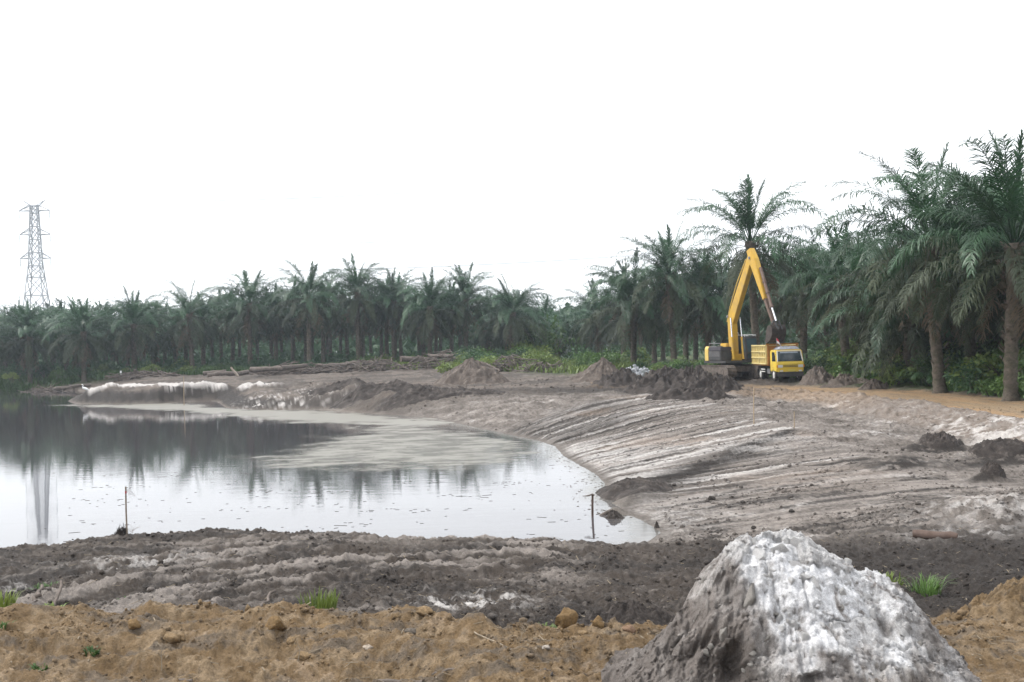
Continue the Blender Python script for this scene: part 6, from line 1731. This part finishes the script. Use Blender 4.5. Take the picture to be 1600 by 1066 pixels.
for s in (-1, 1):
    MB().prism([(-.25, 1.30), (-1.05, 1.30), (-1.05, 1.90), (-.48, 1.90)], s * .905 - .006, s * .905 + .006).build('side_window', M_glass, cabt)
    MB().tube([(-.20, s * .90, 1.75), (-.02, s * 1.04, 1.78), (.0, s * 1.05, 1.48)], .014, 6).build('mirror_arm', M_blk, cabt)
    MB().box((.01, s * 1.07, 1.58), (.05, .15, .26)).build('mirror', M_blk, cabt, .015)
    hl = MB().box((-.005, s * .68, .98), (.05, .34, .17)).build('headlight', M_lamp, cabt, .02)
    MB().box((.004, s * .88, .98), (.05, .08, .16)).build('indicator', M_amber, cabt, .01)
    MB().tube([(-.82, s * .905, .42 + .46), (-.82, s * .935, .42 + .46)], .02, 6).build('arch_lamp', M_amber, cabt)
gr = MB()
for k in range(2): gr.box((-.004, 0, .95 + k * .085), (.03, .94, .045))
g_ = gr.build('grille_slot', M_blk, cabt)
st_ = MB(); [st_.box((.008, -.42 + k * .075, .992), (.02, .014, .15)) for k in range(12)]; st_.build('grille_bar', M_ty, g_)
bmp = MB().box((-.02, 0, .70), (.16, 1.66, .17)).build('bumper', M_ty, trk, .025)
MB().box((-.02, 0, .45), (.12, 1.70, .30)).build('lower_bumper', M_blk, trk, .03)
for s in (-1, 1): MB().box((.065, s * .62, .68), (.02, .2, .09)).build('fog_lamp', M_lamp, bmp)
MB().box((.066, .05, .72), (.012, .46, .13)).build('number_plate', simple('plate_yellow', (.55, .46, .10), .5, var=.15, scale=30), bmp)
# tipper bed
bx0, bx1, bz0, bz1, by_ = -5.35, -1.78, 1.08, 2.38, 1.02
bed = MB().box(((bx0 + bx1) / 2, 0, bz0 - .04), (bx1 - bx0, by_ * 2, .08)).build('bed_floor', M_bedo, trk)
MB().box(((bx0 + bx1) / 2, 0, bz0 - .17), (bx1 - bx0, .9, .16)).build('bed_frame', M_blk, trk)
for s in (-1, 1):
    sp2 = MB().box(((bx0 + bx1) / 2, s * by_, (bz0 + bz1) / 2), (bx1 - bx0, .05, bz1 - bz0)).build('side_panel', M_bed, trk)
    for k in range(9):
        MB().box((bx0 + .06 + k * (bx1 - bx0 - .12) / 8, s * (by_ + .062), (bz0 + bz1) / 2 + .005), (.075, .075, bz1 - bz0 - .02)).build('rib', M_bed, sp2)
    for k in range(4):
        MB().box(((bx0 + bx1) / 2, s * (by_ + .068), bz0 + .05 + k * (bz1 - bz0 - .08) / 3), (bx1 - bx0 + .01, .095, .085)).build('rail', M_bed, sp2)
MB().box((bx1 + .0, 0, (bz0 + bz1) / 2 - .0), (.06, by_ * 2 - .06, bz1 - bz0 - .1)).build('headboard', M_bedo, trk)
hb = MB(); hb.box((bx1 + .02, 0, bz1 + .04), (.10, by_ * 2 + .12, .10))
for y in (-.97, .97): hb.box((bx1 + .045, y, (bz0 + bz1) / 2), (.07, .10, bz1 - bz0))
for y in (-.5, 0, .5): hb.box((bx1 + .05, y, (bz0 + bz1) / 2), (.05, .07, bz1 - bz0 - .1))
hb.build('headboard_frame', M_bedo, trk)
MB().box((bx0, 0, (bz0 + bz1) / 2), (.06, by_ * 2 - .06, bz1 - bz0 - .08)).build('tailgate', M_bed, trk)
for s in (-1, 1):
    MB().box((-3.75, s * .76, .96), (1.1, .56, .04)).build('mudguard', M_blk, trk)
    MB().box((-2.3, s * .62, .62), (.8, .4, .36)).build('fuel_tank' if s > 0 else 'tool_box', M_grey, trk, .03)
    MB().box((-4.35, s * .76, .52), (.02, .5, .5)).build('mud_flap', M_rub, trk)
st2 = MB(); [st2.box((-2.9, -1.0, .60 + k * .16), (.9, .03, .06)) for k in range(2)]; st2.build('side_guard', M_wht, trk)
c_, s_ = math.cos(HT), math.sin(HT)
def tk(x, y, z): return (TX + x * c_ - y * s_, TY + x * s_ + y * c_, tz + z)
# earth in the bed
def load():
    nx_, ny_ = 40, 26; xs = np.linspace(bx0 + .04, bx1 - .05, nx_); ys = np.linspace(-by_ + .04, by_ - .04, ny_); X_, Y_ = np.meshgrid(xs, ys)
    Z_ = 1.75 + .22 * np.exp(-((X_ + 3.5) / 1.0) ** 2 - (Y_ / .7) ** 2) + .10 * fbm(X_ * 2, Y_ * 2, 5, 301, .6)
    C = np.array([.06, .05, .045]) * (1 + .4 * fbm(X_ * 4, Y_ * 4, 4, 302))[..., None]
    ix = np.arange(nx_ * ny_).reshape(ny_, nx_); f = np.stack([ix[:-1, :-1], ix[:-1, 1:], ix[1:, 1:], ix[1:, :-1]], -1).reshape(-1, 4)
    o = link('mud_load', npmesh('mud_load', np.stack([X_, Y_, Z_], -1).reshape(-1, 3), f, M_soil, True, C.reshape(-1, 3)), None, (TX, TY, tz), (0, 0, HT))
    tag(o, 'dark wet mud lying in the bed of the yellow dump truck', 'mud')
load()
# folded grey sheet on the cab roof
def tarp():
    nx_, ny_ = 26, 40; u = np.linspace(-1, 1, nx_); v = np.linspace(-1, 1, ny_); U2, V2 = np.meshgrid(u, v)
    e = np.clip(1 - np.maximum(np.abs(U2), np.abs(V2)) ** 6, 0, 1)
    Z_ = .02 + e * (.17 + .05 * fbm(U2 * 1.2, V2 * 3, 4, 311) + .03 * ridged(U2 * 2 + V2, V2 * 4, 3, 312))
    o = link('tarpaulin', npmesh('tarpaulin', np.stack([U2 * .52, V2 * .74, Z_], -1).reshape(-1, 3), (lambda ix: np.stack([ix[:-1, :-1], ix[:-1, 1:], ix[1:, 1:], ix[1:, :-1]], -1).reshape(-1, 4))(np.arange(nx_ * ny_).reshape(ny_, nx_)),
             simple('grey_sheet', (.30, .31, .34), .55, var=.2, scale=4), True), None, tk(-1.0, .05, 2.055), (0, 0, HT))
    tag(o, 'folded grey tarpaulin lying on the roof of the yellow truck cab', 'tarpaulin')
tarp()
fx, fy, fz = tk(-.45, -.72, 2.05)
flag('flag', 'red and white flag on the left corner of the truck cab roof', fx, fy, fz, .36, .36, True, .80, lean=-.04)
